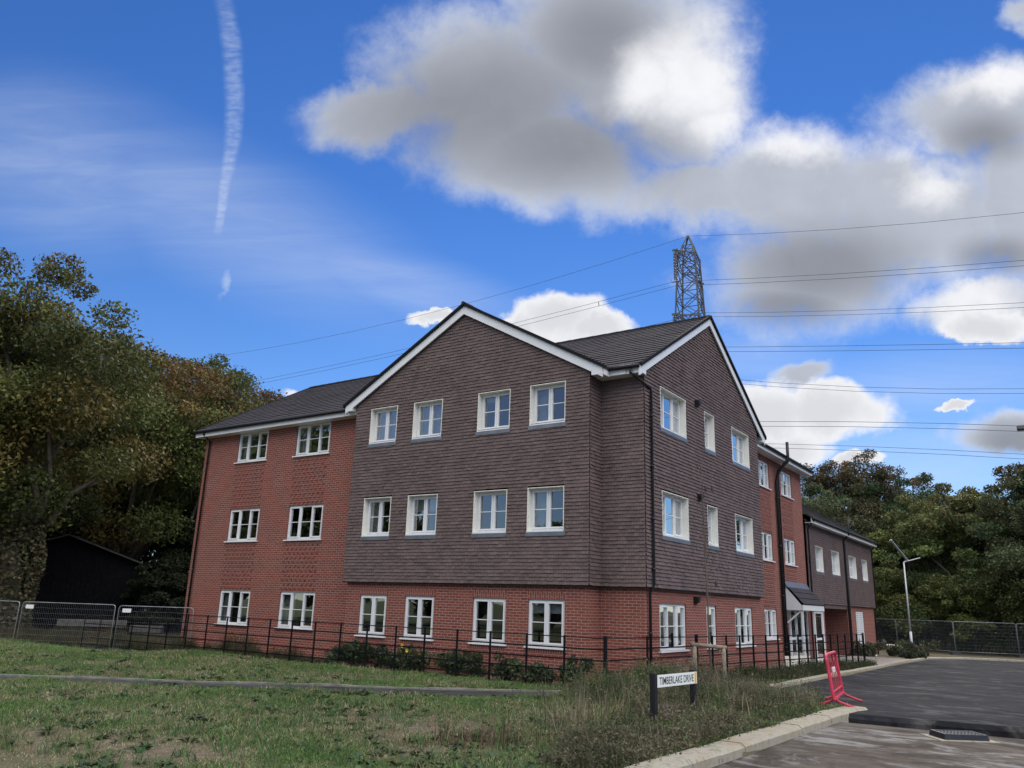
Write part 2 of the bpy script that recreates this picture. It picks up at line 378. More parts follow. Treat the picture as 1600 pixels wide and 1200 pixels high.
def in_path(x, y):
    t = np.interp(x, [p[0] for p in PATH_FAR], [p[1] for p in PATH_FAR]); b = np.interp(x, [p[0] for p in PATH_NEAR], [p[1] for p in PATH_NEAR])
    n = (fbm(x, y, 1.7, 88)-.42)*.9
    return (y < t+.06-np.clip(n, 0, .3)*.5) & (y > b+np.clip(n, -.1, .6)) & (x < 6.9)
def gmat():
    m = bpy.data.materials.new('soil_and_turf'); m.use_nodes = True; g = NT(m.node_tree); b = g.n['Principled BSDF']
    co = g.node('ShaderNodeTexCoord').outputs['Object']
    a, _ = g.noise(co, .55, 6., .62); f, _ = g.noise(co, 9., 7., .68); f2, _ = g.noise(co, 2.3, 6., .62)
    c = g.mix(g.smooth(f, .3, .7), (.10,.078,.055), (.20,.165,.115))
    c = g.mix(g.smooth(g.math('ADD', a, g.math('MULTIPLY', g.math('SUBTRACT', f2, .5), .6)), .42, .62), c, (.10,.092,.055))
    c = g.mix(g.smooth(f2, .62, .8, 0., .6), c, (.28,.24,.16))
    x, y, z = g.sep(co)
    litter = g.mix(g.smooth(f, .3, .7), (.022,.02,.012), (.05,.042,.024)); rough_grass = g.mix(g.smooth(a, .35, .65), (.05,.065,.026), (.085,.088,.045))
    c = g.mix(g.math('MAXIMUM', g.smooth(y, 38., 44.), g.math('MULTIPLY', g.smooth(x, -16.8, -18.5), g.smooth(y, -4., -1.)), clamp=True), c, litter)
    c = g.mix(g.smooth(y, -20., -26.), c, rough_grass)
    g.l.new(c, b.inputs['Base Color']); b.inputs['Roughness'].default_value = .97; b.inputs['Specular IOR Level'].default_value = .1
    bn = g.node('ShaderNodeBump'); bn.inputs['Strength'].default_value = .9; bn.inputs['Distance'].default_value = .04; g.l.new(f, bn.inputs['Height']); g.l.new(bn.outputs[0], b.inputs['Normal'])
    return m
def make_ground():
    xs = np.unique(np.concatenate([[-900,-400,-200,-120,-80,-60], np.arange(-45, -24, 1.5), np.arange(-24, 16, .25), np.arange(16, 45, 2.), [60,90,150,300,900]]))
    ys = np.unique(np.concatenate([[-900,-300,-120,-60,-40], np.arange(-30, -16, 1.), np.arange(-16, 30, .25), np.arange(30, 70, 1.5), [80,100,150,300,900]]))
    X, Y = np.meshgrid(xs, ys); Z = height(X, Y)
    Z = np.where(on_road(X, Y, .05), Z-.38, Z); Z = np.where((Y < np.interp(X, [p[0] for p in PATH_FAR], [p[1] for p in PATH_FAR])+.3) & (Y > np.interp(X, [p[0] for p in PATH_NEAR], [p[1] for p in PATH_NEAR])-.3) & (X < 6.9), slope(Y)-.06, Z)
    n, k = X.shape; v = np.stack([X, Y, Z], -1).reshape(-1, 3)
    i = (np.arange(n-1)[:, None]*k+np.arange(k-1)[None]).ravel()
    me = bpy.data.meshes.new('ground'); me.from_pydata(v.tolist(), [], np.stack([i, i+1, i+k+1, i+k], -1).tolist())
    for p in me.polygons: p.use_smooth = True
    me.materials.append(gmat()); o = bpy.data.objects.new('ground', me); COL.objects.link(o); tag(o, kind='structure')
make_ground()
def road_mat(name, c1, c2, c3, streak):
    m = bpy.data.materials.new(name); m.use_nodes = True; g = NT(m.node_tree); b = g.n['Principled BSDF']
    co = g.node('ShaderNodeTexCoord').outputs['Object']
    mp = g.node('ShaderNodeMapping'); g.put(mp.inputs[0], co); mp.inputs['Rotation'].default_value = (0, 0, math.radians(streak)); mp.inputs['Scale'].default_value = (.62, 1.7, 1)
    a, _ = g.noise(mp.outputs[0], 1.1, 8., .66, dist=.5); f, _ = g.noise(co, 55., 5., .7); a2, _ = g.noise(mp.outputs[0], 2.6, 7., .62, dist=.8)
    p1, _ = g.noise(co, .55, 6., .62, dist=.9); p2, _ = g.noise(co, 3.5, 7., .7)
    c = g.mix(g.smooth(a, .36, .66), c1, c2); c = g.mix(g.smooth(g.math('ADD', p1, g.math('MULTIPLY', g.math('SUBTRACT', p2, .5), .35)), .50, .64, 0., .75), c, tuple(x*.58 for x in c1))
    lm = g.node('ShaderNodeMapping'); g.put(lm.inputs[0], co); lm.inputs['Rotation'].default_value = (0, 0, math.radians(streak+8)); lm.inputs['Scale'].default_value = (.75, 1.35, 1)
    l1, _ = g.noise(lm.outputs[0], .8, 9., .68, dist=1.1)
    c = g.mix(g.smooth(g.math('ADD', l1, g.math('MULTIPLY', g.math('SUBTRACT', p2, .5), .3)), .49, .66, 0., .8), c, c3)
    c = g.mix(g.smooth(f, .3, .7, 0., .45), c, tuple(x*.55 for x in c1))
    g.l.new(c, b.inputs['Base Color']); b.inputs['Roughness'].default_value = .93; b.inputs['Specular IOR Level'].default_value = .08
    bn = g.node('ShaderNodeBump'); bn.inputs['Strength'].default_value = .7; bn.inputs['Distance'].default_value = .012
    g.l.new(g.math('ADD', f, g.math('MULTIPLY', p2, 1.5)), bn.inputs['Height']); g.l.new(bn.outputs[0], b.inputs['Normal'])
    return m
BASE = road_mat('dusty_base_course', (.070,.056,.045), (.135,.115,.097), (.31,.30,.29), 25)
TARMAC = road_mat('new_tarmac', (.021,.021,.025), (.040,.040,.044), (.105,.100,.096), 28)
def strip_sheet(name, left, right, z, material, thick=.3):
    """closed slab between two polylines of equal length"""
    m = MB(); n = len(left)
    for i in range(n-1):
        a, b, c, d = left[i], left[i+1], right[i+1], right[i]
        za, zb, zc, zd = (z(*p) for p in (a, b, c, d))
        m.poly([(*a, za), (*d, zd), (*c, zc), (*b, zb)])
        m.poly([(*a, za), (*b, zb), (*b, zb-thick), (*a, za-thick)]); m.poly([(*d, zd), (*d, zd-thick), (*c, zc-thick), (*c, zc)])
    for i in (0, n-1):
        a, d = left[i], right[i]; m.poly([(*a, z(*a)), (*d, z(*d)), (*d, z(*d)-thick), (*a, z(*a)-thick)])
    return tag(m.build(name, material, recalc=False), kind='structure')
ys_ = [-60, -30, -20, -13, -8.8, -7, -4.4, -.95]
strip_sheet('road', [(float(near_kerb_x(y))+.2, y) for y in ys_], [(60., y+3.2*(y == ys_[-1])) for y in ys_], lambda x, y: -.125, BASE)
def step_y(x): return float(np.interp(x, [7.3, 7.73, 8.65, 9.7, 10.73, 60], [-.42, -.38, -.28, -.08, .12, 4.0]))
def tarmac_sheet():
    m = MB(); xs = [5.0, 6.9]+[7.4+.14*i for i in range(40)]+[13.5, 14.5, 16, 25, 60]; rnd = random.Random(2)
    edge = [(x, (step_y(x) if x > 7.2 else 1.0)+rnd.uniform(-.045, .045)) for x in xs]
    yy = [4, 9.75, 16.8, 21.8, 27, 31, 34]
    def z(y): return float(slope(y))-.012
    rows = [edge]+[[(max(x, float(far_kerb_x(y))+.06) if x > 5.0 else float(far_kerb_x(y))+.04, y) for x in xs] for y in yy]
    for r0, r1 in zip(rows, rows[1:]):
        for i in range(len(xs)-1):
            q = [r0[i], r0[i+1], r1[i+1], r1[i]]; m.poly([(a, b, z(b)) for a, b in q])
    for i in range(len(xs)-1):
        a, b = edge[i], edge[i+1]
        a2, b2 = (a[0], a[1]-.07-.05*math.sin(a[0]*31)**2), (b[0], b[1]-.07-.05*math.sin(b[0]*31)**2)
        m.poly([(*a, z(a[1])), (*a2, -.10), (*b2, -.10), (*b, z(b[1]))]); m.poly([(*a2, -.10), (*a2, -.3), (*b2, -.3), (*b2, -.10)])
    return tag(m.build('tarmac', TARMAC, recalc=False), kind='structure')
tarmac_sheet()
strip_sheet('footpath', PATH_FAR, PATH_NEAR, lambda x, y: .004, road_mat('path_asphalt', (.05,.05,.05), (.07,.068,.066), (.09,.087,.08), 40), .2)
strip_sheet('parking_bay', [(1.2, 17.), (1.2, 27.2)], [(5.0, 17.), (4.95, 27.2)], lambda x, y: float(slope(y))+.03, mat('block_paving', (.25,.21,.18), .9, vary=.25, vscale=6), .2)
def kerb(name, pts, wid, zt, zb, stone=.9, gap=.012, batter=.03, seed=1, material=None):
    """row of kerb stones along a polyline; the joints are real gaps"""
    m = MB(); rnd = random.Random(seed); P = [Vector((*p, 0)) for p in pts]; seg = []
    acc = [0]
    for a, b in zip(P, P[1:]): acc.append(acc[-1]+(b-a).length)
    def at(s):
        for i in range(len(P)-1):
            if s <= acc[i+1] or i == len(P)-2:
                t = (s-acc[i])/(acc[i+1]-acc[i]); return P[i].lerp(P[i+1], t), (P[i+1]-P[i]).normalized()
    s = 0
    while s < acc[-1]-.05:
        e = min(s+stone, acc[-1]); a, ta = at(s+gap/2); b, tb = at(e-gap/2)
        na = Vector((ta.y, -ta.x, 0)); nb = Vector((tb.y, -tb.x, 0)); dz = rnd.uniform(-.008, .008); dx = rnd.uniform(-.01, .01)
        za = zt(a.x, a.y)+dz; zb_ = zt(b.x, b.y)+dz; ba = zb(a.x, a.y); bb = zb(b.x, b.y)
        up = Vector((0, 0, 1))
        prof = [(0, 'b'), (wid+dx, 'b'), (wid+dx-.005, 'm'), (wid+dx-batter-.015, 't'), (.01, 't')]
        ra = [a+na*o+up*{'b': ba, 't': za, 'm': za-batter}[k] for o, k in prof]; rb = [b+nb*o+up*{'b': bb, 't': zb_, 'm': zb_-batter}[k] for o, k in prof]
        n = len(prof); m.poly(ra[::-1]); m.poly(rb)
        for i in range(n): m.poly([ra[i], ra[(i+1) % n], rb[(i+1) % n], rb[i]])
        s = e
    o = m.build(name, material or CONC, bevel=0); return tag(o, kind='structure')
def slope_z(dz): return lambda x, y: float(slope(y))+dz
near_pts = [(float(near_kerb_x(y)), y) for y in (-30, -24, -20, -16, -13, -10, -8.8, -7, -5.5, -4.4, -2.6, -.9)]+[(7.38,.1), (7.52,.75)]
kerb('kerb', near_pts, .40, slope_z(.035), slope_z(-.3), .92, .014, .05)
fk = [(6.72,.72), (6.9,.3)]
kerb('kerb', [(float(far_kerb_x(y))-.16, y) for y in (3.2, 4.5, 6.5, 8.5, 10.5, 12.5, 14.5, 16.8, 19, 21.8, 24, 27, 29.5)]+[(5.4,31.5), (6.4,33.4), (8.,34.2), (12,34.6), (30,35)], .20, slope_z(.085), slope_z(-.2), .92, .01, .02, 2)
kerb('kerb', [(5.95,2.2), (6.45,1.45), (6.95,.85), (7.3,.7)], .14, slope_z(.02), slope_z(-.2), .6, .012, .01, 3)
EDGE = mat('edging_concrete', (.15,.14,.12), .9, vary=.35, vscale=3)
kerb('path_edging', [(x, y) for x, y in PATH_FAR[:8]], .05, slope_z(.05), slope_z(-.1), .9, .006, .01, 4, EDGE)

# ------------------------------------------------------------------ the apartment block
Y0, T, XR, DW = 0., .119, 2.809, .453
ZT, Z0 = 2.448, -.5
def fmap(y): return lambda u, w, v: (u, y-w, v)          # along X, outwards -Y
def smap(x): return lambda u, w, v: (x+w, u, v)          # along Y, outwards +X
def wall_holes(m, mp, u0, u1, v0, v1, holes, depth=.0, jam=.14):
    us = sorted({u0, u1, *[min(max(h[i], u0), u1) for h in holes for i in (0, 1)]}); vs = sorted({v0, v1, *[min(max(h[i], v0), v1) for h in holes for i in (2, 3)]})
    for a, b in zip(us, us[1:]):
        for c, d in zip(vs, vs[1:]):
            um, vm_ = (a+b)/2, (c+d)/2
            if any(h[0] < um < h[1] and h[2] < vm_ < h[3] for h in holes): continue
            m.poly([mp(a, 0, c), mp(b, 0, c), mp(b, 0, d), mp(a, 0, d)])
    for h in holes:                                          # brick jambs
        a, b, c, d = h
        for q in (((a,c),(a,d)), ((b,c),(b,d)), ((a,d),(b,d)), ((a,c),(b,c))):
            (p, r), (s, t) = q; m.poly([mp(p, 0, r), mp(s, 0, t), mp(s, -jam, t), mp(p, -jam, r)])
class Tiles(MB):
    def __init__(s): super().__init__(); s.uv = []
    def q(s, pts, uv): s.poly(pts); s.uv += uv
    def build(s, name, material, parent=None, **k):
        me = bpy.data.meshes.new(name); me.from_pydata(s.v, [], s.f)
        at = me.attributes.new('uvt', 'FLOAT_VECTOR', 'POINT'); at.data.foreach_set('vector', np.array([(a, b, 0) for a, b in s.uv], np.float32).ravel())
        me.materials.append(material); o = bpy.data.objects.new(name, me); COL.objects.link(o)
        if parent: attach(o, parent)
        return o
def sh(i): return (i % 2)*.0825+((i*37) % 11)*1.65
def hung_tiles(m, mp, u0, u1, v0, v1, holes=(), clip=None, gauge=.0985, lip=.023, seed=0):
    rnd = random.Random(seed); n = int(math.ceil((v1-v0)/gauge))
    for i in range(n):
        a = v0+i*gauge; b = min(a+gauge, v1); mid = (a+b)/2; L, Rr = u0, u1
        if clip:
            L, Rr = clip(mid); L = max(L, u0); Rr = min(Rr, u1)
            if Rr-L < .05: continue
        iv = [(L, Rr)]
        for h in holes:
            if h[2] < mid < h[3]:
                nv = []
                for p, q in iv:
                    if h[1] <= p or h[0] >= q: nv.append((p, q)); continue
                    if h[0]-p > .01: nv.append((p, h[0]))
                    if q-h[1] > .01: nv.append((h[1], q))
                iv = nv
        for p, q in iv:
            k = max(1, round((q-p)/.165)); st = (q-p)/k
            for j in range(k+(i % 2)):                                # a few tiles at a time, each tilted a touch differently
                s, e = max(p, p+(j-.5*(i % 2))*st), min(q, p+(j+1-.5*(i % 2))*st); o = lip+rnd.uniform(-.007, .007); da = rnd.uniform(-.005, .005); sh_ = .5*st*(i % 2)
                m.q([mp(s, o, a+da), mp(e, o, a+da), mp(e, .0, b+.012), mp(s, .0, b+.012)], [(j*.165+.0825*(i % 2)*0+sh(i), i+.02), ((j+1)*.165+sh(i), i+.02), ((j+1)*.165+sh(i), i+.98), (j*.165+sh(i), i+.98)])
                m.q([mp(s, 0, a+da), mp(e, 0, a+da), mp(e, o, a+da), mp(s, o, a+da)], [(s, i+.3)]*4)
def roof_tiles(m, org, along, up, length, run, gauge=.33, lip=.034, clip=None, seed=0):
    """slope of stepped interlocking tiles; org = eave start, along = unit eave dir, up = unit up-slope dir"""
    rnd = random.Random(seed); org = Vector(org); along = Vector(along); up = Vector(up); nrm = along.cross(up).normalized()
    if nrm.z < 0: nrm = -nrm
    n = int(math.ceil(run/gauge))
    for i in range(n):
        a = i*gauge; b = min(a+gauge, run); L, Rr = (0, length) if clip is None else clip((a+b)/2)
        if Rr-L < .05: continue
        k = max(1, int((Rr-L)/.99)); st = (Rr-L)/k
        for j in range(k):
            s, e = L+j*st, L+(j+1)*st; o = lip+rnd.uniform(-.004, .004)
            p0, p1 = org+along*s+up*a, org+along*e+up*a; p2, p3 = org+along*e+up*(b+.04), org+along*s+up*(b+.04)
            m.q([p0+nrm*o, p1+nrm*o, p2+nrm*.004, p3+nrm*.004], [(s, i+.02), (e, i+.02), (e, i+.98), (s, i+.98)])
            m.q([p0-nrm*.02, p1-nrm*.02, p1+nrm*o, p0+nrm*o], [(s, i+.3)]*4)

def window(parent, mp, u0, u1, v0, v1, lights, tiled, rnd, rec=None, narrow=None, curtain=0):
    """white casement; frame is the part, glass / sill / reveal its sub-parts"""
    rec = rec if rec is not None else (.165 if tiled else .045)
    m = MB(); fw = .055; dp = .07; w1 = -rec; w0 = w1-dp
    B = lambda a, b, c, d, wa, wb: m.box(a, b, wa, wb, c, d, lambda u, w, v: mp(u, w, v))
    B(u0, u0+fw, v0, v1, w0, w1); B(u1-fw, u1, v0, v1, w0, w1); B(u0+fw, u1-fw, v0, v0+fw+.015, w0, w1); B(u0+fw, u1-fw, v1-fw, v1, w0, w1)
    iu0, iu1, iv0, iv1 = u0+fw, u1-fw, v0+fw+.015, v1-fw
    ml = .045; wdt = (iu1-iu0-ml*(lights-1))/lights; glass = MB(); sf = .042
    for i in range(lights):
        a = iu0+i*(wdt+ml); b = a+wdt
        if i: B(a-ml, a, iv0, iv1, w0, w1+.001)
        opens = (lights == 2) or (lights == 3 and i != 1) or lights == 1
        s = sf if opens else .012; pw = w1+.018 if opens else w1-.012
        B(a, a+s, iv0, iv1, w0+.015, pw); B(b-s, b, iv0, iv1, w0+.015, pw); B(a+s, b-s, iv0, iv0+s, w0+.015, pw); B(a+s, b-s, iv1-s, iv1, w0+.015, pw)
        vm_ = (iv0+iv1)/2+.01; B(a+s, b-s, vm_-.011, vm_+.011, w0+.02, w1-.012)
        dz = rnd.uniform(-.004, .004)
        glass.poly([mp(a+s, w1-.035+dz, iv0+s), mp(b-s, w1-.035-dz, iv0+s), mp(b-s, w1-.035-dz, iv1-s), mp(a+s, w1-.035+dz, iv1-s)])
    wo = m.build('window', WHITE, parent)
    if rnd.random() < .3 and not curtain:
        bl = MB(); hh = (v1-v0)*rnd.uniform(.18, .42); bl.box(u0+.03, u1-.03, w0-.06, w0-.05, v1-hh, v1-.02, lambda u, w, v: mp(u, w, v)); bl.build('roller_blind', CURT, wo)
    g_ = glass.build('pane', GLASS, wo, recalc=False)
    sl = MB()
    if tiled: sl.box(u0-.02, u1+.02, w1-.03, .03, v0-.035, v0-.001, lambda u, w, v: mp(u, w, v))
    else: sl.box(u0-.07, u1+.07, w1-.02, .065, v0-.04, v0-.001, lambda u, w, v: mp(u, w, v))
    sl.build('sill', WHITE, wo)
    if tiled:
        r = MB(); th = .02
        for a, b, c, d in ((u0-th, u0, v0-.03, v1), (u1, u1+th, v0-.03, v1), (u0-th, u1+th, v1, v1+th)):
            r.box(a, b, w0, .026, c, d, lambda u, w, v: mp(u, w, v))
        r.build('reveal', CREAM, wo)
        f = MB(); f.box(u0-.06, u1+.06, -.02, .034, v0-.15, v0-.036, lambda u, w, v: mp(u, w, v)); f.build('flashing', LEAD, wo)
    if curtain:
        c = MB(); n = 16; span = (u1-u0)*(1. if curtain > 1 else .34)
        for i in range(n):
            a = u0+span*i/n; b = u0+span*(i+1)/n
            wa, wb = (w0-.10-.02*(i % 2), w0-.10-.02*((i+1) % 2))
            c.poly([mp(a, wa, v0), mp(b, wb, v0), mp(b, wb, v1), mp(a, wa, v1)])
        c.build('curtain', CURT, wo, recalc=False)
    return wo
def soldier(mp, u0, u1, v1, h=.22, below=None):
    m = MB(); m.box(u0-.03, u1+.03, -.02, .004, v1, v1+h, lambda u, w, v: mp(u, w, v)); m.build('soldier_lintel', SOLDIER, BLD)
    m = MB(); m.box(u0, u1, -.02, .004, below-.15, below-.04, lambda u, w, v: mp(u, w, v)); m.build('brick_on_edge_sill', SOLDIER, BLD)

BLD = empty('apartment_building', (0, 0, 0), label='three storey red brick apartment block with brown hung tiles and white gables', cat='building')
rw = random.Random(5)
FX = [(-6.731,-5.597), (-4.858,-3.717), (-2.293,-1.158), (-.419,.724)]
RY = [(1.737,3.545,3), (5.111,5.919,1), (7.606,9.339,3)]
LX = [(-14.258,-12.512), (-10.919,-9.15)]
FZ = [(.847,2.058), (3.871,5.041), (6.871,8.011)]
LZ = [(.889,2.089), (3.848,5.042), (6.831,7.979)]
GXL, GXR, YREC, YEND = -7.44, 1.513, .675, 10.377
APX, APZ = -2.97, 10.86                       # tiled gable triangle on the front
bk = MB(); ti = Tiles()
# left wing
hl = [(a, b, c, d) for a, b in LX for c, d in LZ]
wall_holes(bk, fmap(DW), -16.308, GXL+.06, Z0, 8.35, hl)
bk.poly([(-16.308, DW, Z0), (-16.308, 11, Z0), (-16.308, 11, 8.2), (-16.308, 5.72, 11.2), (-16.308, DW, 8.2)])
# gable block, ground floor brick
hf = [(a, b, *FZ[0]) for a, b in FX]
wall_holes(bk, fmap(T), GXL+.11, GXR-.12, Z0, ZT, hf)
bk.poly([(GXL+.11, T, Z0), (GXL+.11, DW, Z0), (GXL+.11, DW, ZT), (GXL+.11, T, ZT)])
wall_holes(bk, smap(GXR-.12), T, YREC+T, Z0, ZT, [])
wall_holes(bk, fmap(YREC+T), GXR-.12, XR-T, Z0, ZT, [])
hr0 = [(a, b, *FZ[0]) for a, b, n in RY]
wall_holes(bk, smap(XR-T), YREC+T, YEND-.1, Z0, ZT, hr0)
bk.poly([(1.9, YEND-.1, Z0), (XR-T, YEND-.1, Z0), (XR-T, YEND-.1, ZT), (1.9, YEND-.1, ZT)])
# rear brick bay, set back
RBX, RBY = 1.9, 19.6
RWY = [(13.25,14.75), (16.38,18.05)]
hb = [(a, b, c, d) for a, b in RWY for c, d in ((3.93,5.03), (6.87,7.95))]+[(13.2, 14.78, .94, 2.06)]
hb.append((16.1, 19.45, .02, 2.1))
wall_holes(bk, smap(RBX), YEND-.2, RBY, Z0, 8.6, hb)
bk.poly([(RBX, RBY, Z0), (-6, RBY, Z0), (-6, RBY, 8.6), (RBX, RBY, 8.6)])
bk.poly([(-16.3, 11, Z0), (-6, 11, Z0), (-6, 11, 8.3), (-16.3, 11, 8.3)]); bk.poly([(-6, 11, Z0), (-6, RBY, Z0), (-6, RBY, 8.5), (-6, 11, 8.5)])
bk.build('brick_wall', BRICK, BLD, recalc=False)
# tile hanging
ht = [(a, b, c, d) for a, b in FX for c, d in FZ[1:]]
hung_tiles(ti, fmap(0), GXL, GXR, ZT, APZ, [(a-.02, b+.02, c-.03, d+.02) for a, b, c, d in ht], clip=lambda v: (GXL, GXR) if v < 8.3 else (APX-(APZ-v)/.553, APX+(APZ-v)/.553), seed=1)
hung_tiles(ti, smap(GXR), 0, YREC, ZT, 8.25, seed=2); hung_tiles(ti, fmap(YREC), GXR, XR, ZT, 8.2, seed=3)
hung_tiles(ti, lambda u, w, v: (GXL-w, u, v), 0, DW+.03, ZT, 8.2, seed=4)
hrt = [(a, b, c, d) for a, b, n in RY for c, d in FZ[1:]]
RAY, RAZ = 5.62, 11.18
hung_tiles(ti, smap(XR), YREC, YEND, ZT, RAZ, [(a-.02, b+.02, c-.03, d+.02) for a, b, c, d in hrt], clip=lambda v: (YREC, YEND) if v < 8.3 else (RAY-(RAZ-v)/.585, RAY+(RAZ-v)/.585), lip=.028, seed=5)
hung_tiles(ti, lambda u, w, v: (u, YEND+w, v), 1.9, XR, ZT, 8.2, seed=6)
ti.build('hung_tile_cladding', TILE, BLD)
# black shadow gap / bell-cast strip under the cladding
# windows
for (a, b) in FX:
    window(BLD, fmap(T), a, b, *FZ[0], 2, False, rw, curtain=0); soldier(fmap(T), a, b, FZ[0][1], .22, FZ[0][0])
for k, (c, d) in enumerate(FZ[1:]):
    for i, (a, b) in enumerate(FX): window(BLD, fmap(0), a, b, c, d, 2, True, rw, curtain=(2 if (k == 1 and i < 2) else (1 if i in (0, 3) else 0)))
for a, b, n in RY:
    window(BLD, smap(XR-T), a, b, *FZ[0], n, False, rw); soldier(smap(XR-T), a, b, FZ[0][1], .22, FZ[0][0])
    for k, (c, d) in enumerate(FZ[1:]): window(BLD, smap(XR), a, b, c, d, n, True, rw, curtain=1 if k == 1 else 0)
for a, b in LX:
    for k, (c, d) in enumerate(LZ): window(BLD, fmap(DW), a, b, c, d, 3, False, rw, curtain=1 if k != 1 else 0)
for a, b in RWY:
    for c, d in ((3.93,5.03), (6.87,7.95)): window(BLD, smap(RBX), a, b, c, d, 3, False, rw)
window(BLD, smap(RBX), 13.2, 14.78, .94, 2.06, 3, False, rw)
# panels of projecting header bricks between the windows
def header_panel(mp, u0, u1, v0, v1):
    """one relief sheet: alternate headers stand 30 mm proud of the face"""
    m = MB(); rows = int((v1-v0)/.075); cols = int((u1-u0)/.1125); r = random.Random(int(u0*100)+int(v0*10))
    us = [u0+i*.1125 for i in range(cols+1)]; vs = [v0]
    for i in range(rows): vs += [v0+i*.075+.006, v0+i*.075+.069]
    W_ = [[.004]*cols for _ in range(len(vs)-1)]
    for i in range(0, rows, 2):
        for c in range((i//2) % 2, cols, 2): W_[2*i+1][c] = .026+r.uniform(-.004, .004)
    for i in range(len(vs)-1):
        for c in range(cols):
            w = W_[i][c]; a, b, p, q = us[c], us[c+1], vs[i], vs[i+1]
            m.poly([mp(a, w, p), mp(b, w, p), mp(b, w, q), mp(a, w, q)])
            for (di, dc, e) in ((1, 0, ((a, q), (b, q))), (0, 1, ((b, p), (b, q)))):
                ii, cc = i+di, c+dc
                if ii < len(vs)-1 and cc < cols and abs(W_[ii][cc]-w) > 1e-6:
                    w2 = W_[ii][cc]; (e0, f0), (e1, f1) = e; m.poly([mp(e0, w, f0), mp(e1, w, f1), mp(e1, w2, f1), mp(e0, w2, f0)])
    o = m.build('brick_panel', HEADER, BLD, recalc=False)
    bm = bmesh.new(); bm.from_mesh(o.data); bmesh.ops.remove_doubles(bm, verts=bm.verts, dist=1e-5); bm.to_mesh(o.data); bm.free()
for a, b in LX:
    for k in (0, 1): header_panel(fmap(DW), a, b, LZ[k][1]+.08, LZ[k+1][0]-.06)
for a, b in RWY:
    header_panel(smap(RBX), a, b, 5.1, 6.81)
    if a < 15: header_panel(smap(RBX), a, b, 2.15, 3.87)
    else: header_panel(smap(RBX), a, b, 3.2, 3.87)
# rooms behind the glass
rm = MB()
for z in (.02, 2.6, 2.95, 5.6, 5.95, 8.2): rm.poly([(-16.2, .72, z), (2.4, .72, z), (2.4, 10.2, z), (-16.2, 10.2, z)]); rm.poly([(-5.9, 10.3, z), (1.7, 10.3, z), (1.7, 19.5, z), (-5.9, 19.5, z)])
for z0, z1 in ((.02, 2.6), (2.95, 5.6), (5.95, 8.2)):
    rm.poly([(-16.2, 4.6, z0), (-1.2, 4.6, z0), (-1.2, 4.6, z1), (-16.2, 4.6, z1)])
    for x in (-11.8, -7.2, -3., 0.9): rm.poly([(x, .7, z0), (x, 4.6, z0), (x, 4.6, z1), (x, .7, z1)])
    rm.poly([(-1.2, .9, z0), (-1.2, 19, z0), (-1.2, 19, z1), (-1.2, .9, z1)])
    for y in (4.5, 6.6, 15.6): rm.poly([(-1.2, y, z0), (2.4 if y < 10 else 1.7, y, z0), (2.4 if y < 10 else 1.7, y, z1), (-1.2, y, z1)])
rm.build('interior', ROOM, BLD, recalc=False)
# roofs
rt = Tiles(); RZ, RYD = 11.40, 5.72; sl = .566
ea = math.atan(sl); upF = (0, math.cos(ea), math.sin(ea)); upB = (0, -math.cos(ea), math.sin(ea))
ez = RZ-sl*(RYD-.06); run = (RYD-.06)/math.cos(ea)
XL, XRR = -16.62, XR+.10
roof_tiles(rt, (XL, .06, ez), (1,0,0), upF, GXL+.2-XL, run, seed=1)
roof_tiles(rt, (GXL+.2, .27, ez+.21*sl), (1,0,0), upF, XRR-GXL-.2, run-.21/math.cos(ea), seed=3)
rt.q([(XL, RYD, RZ), (XRR, RYD, RZ), (XRR, 11.3, RZ-sl*(11.3-RYD)), (XL, 11.3, RZ-sl*(11.3-RYD))], [(0,0), (18,0), (18,10), (0,10)])
# front gable roof, running back into the main slope
GZ = 11.0; gs = .553; ga = math.atan(gs); half = 4.98
for sgn in (-1, 1):
    o = (APX+sgn*half, -.16, GZ-gs*half); up = (-sgn*math.cos(ga), 0, math.sin(ga))
    def clipg(s): 
        zz = GZ-gs*half+s*math.sin(ga); return (0., max(.6, (zz-ez)/sl+.06+.16+.25))
    roof_tiles(rt, o, (0,1,0), up, 5.6, half/math.cos(ga), clip=clipg, seed=5+sgn)
# rear bay roof
rx = RBX+.46; rs = .57; ra = math.atan(rs)
roof_tiles(rt, (rx, 10.6, 8.42), (0,1,0), (-math.cos(ra), 0, math.sin(ra)), 9.45, 5.4/math.cos(ra), seed=9)
rt.q([(rx-5.4, 10.6, 8.42+5.4*rs), (rx-5.4, 20.05, 8.42+5.4*rs), (-7.9, 20.05, 8.6), (-7.9, 10.6, 8.6)], [(0,0), (9,0), (9,9), (0,9)])
roof = rt.build('roof', ROOF, BLD)
RIDGE = mat('ridge_dark', (.03,.028,.03), .8, spec=.1)
def ridge(a, b):
    a = Vector(a); b = Vector(b); n = max(2, int((b-a).length/.48)); m = MB()
    m.tube([a.lerp(b, q) for k in range(n) for q in (k/n, (k+.97)/n)], [(.062, .072)[i % 2] for i in range(2*n)], 8); m.build('ridge_tile', RIDGE, roof)
ridge((XL, RYD, RZ+.01), (XRR, RYD, RZ+.01)); ridge((APX, -.2, GZ+.03), (APX, 4.9, GZ+.03)); ridge((rx-5.4, 10.6, 8.42+5.4*rs), (rx-5.4, 20.05, 8.42+5.4*rs))
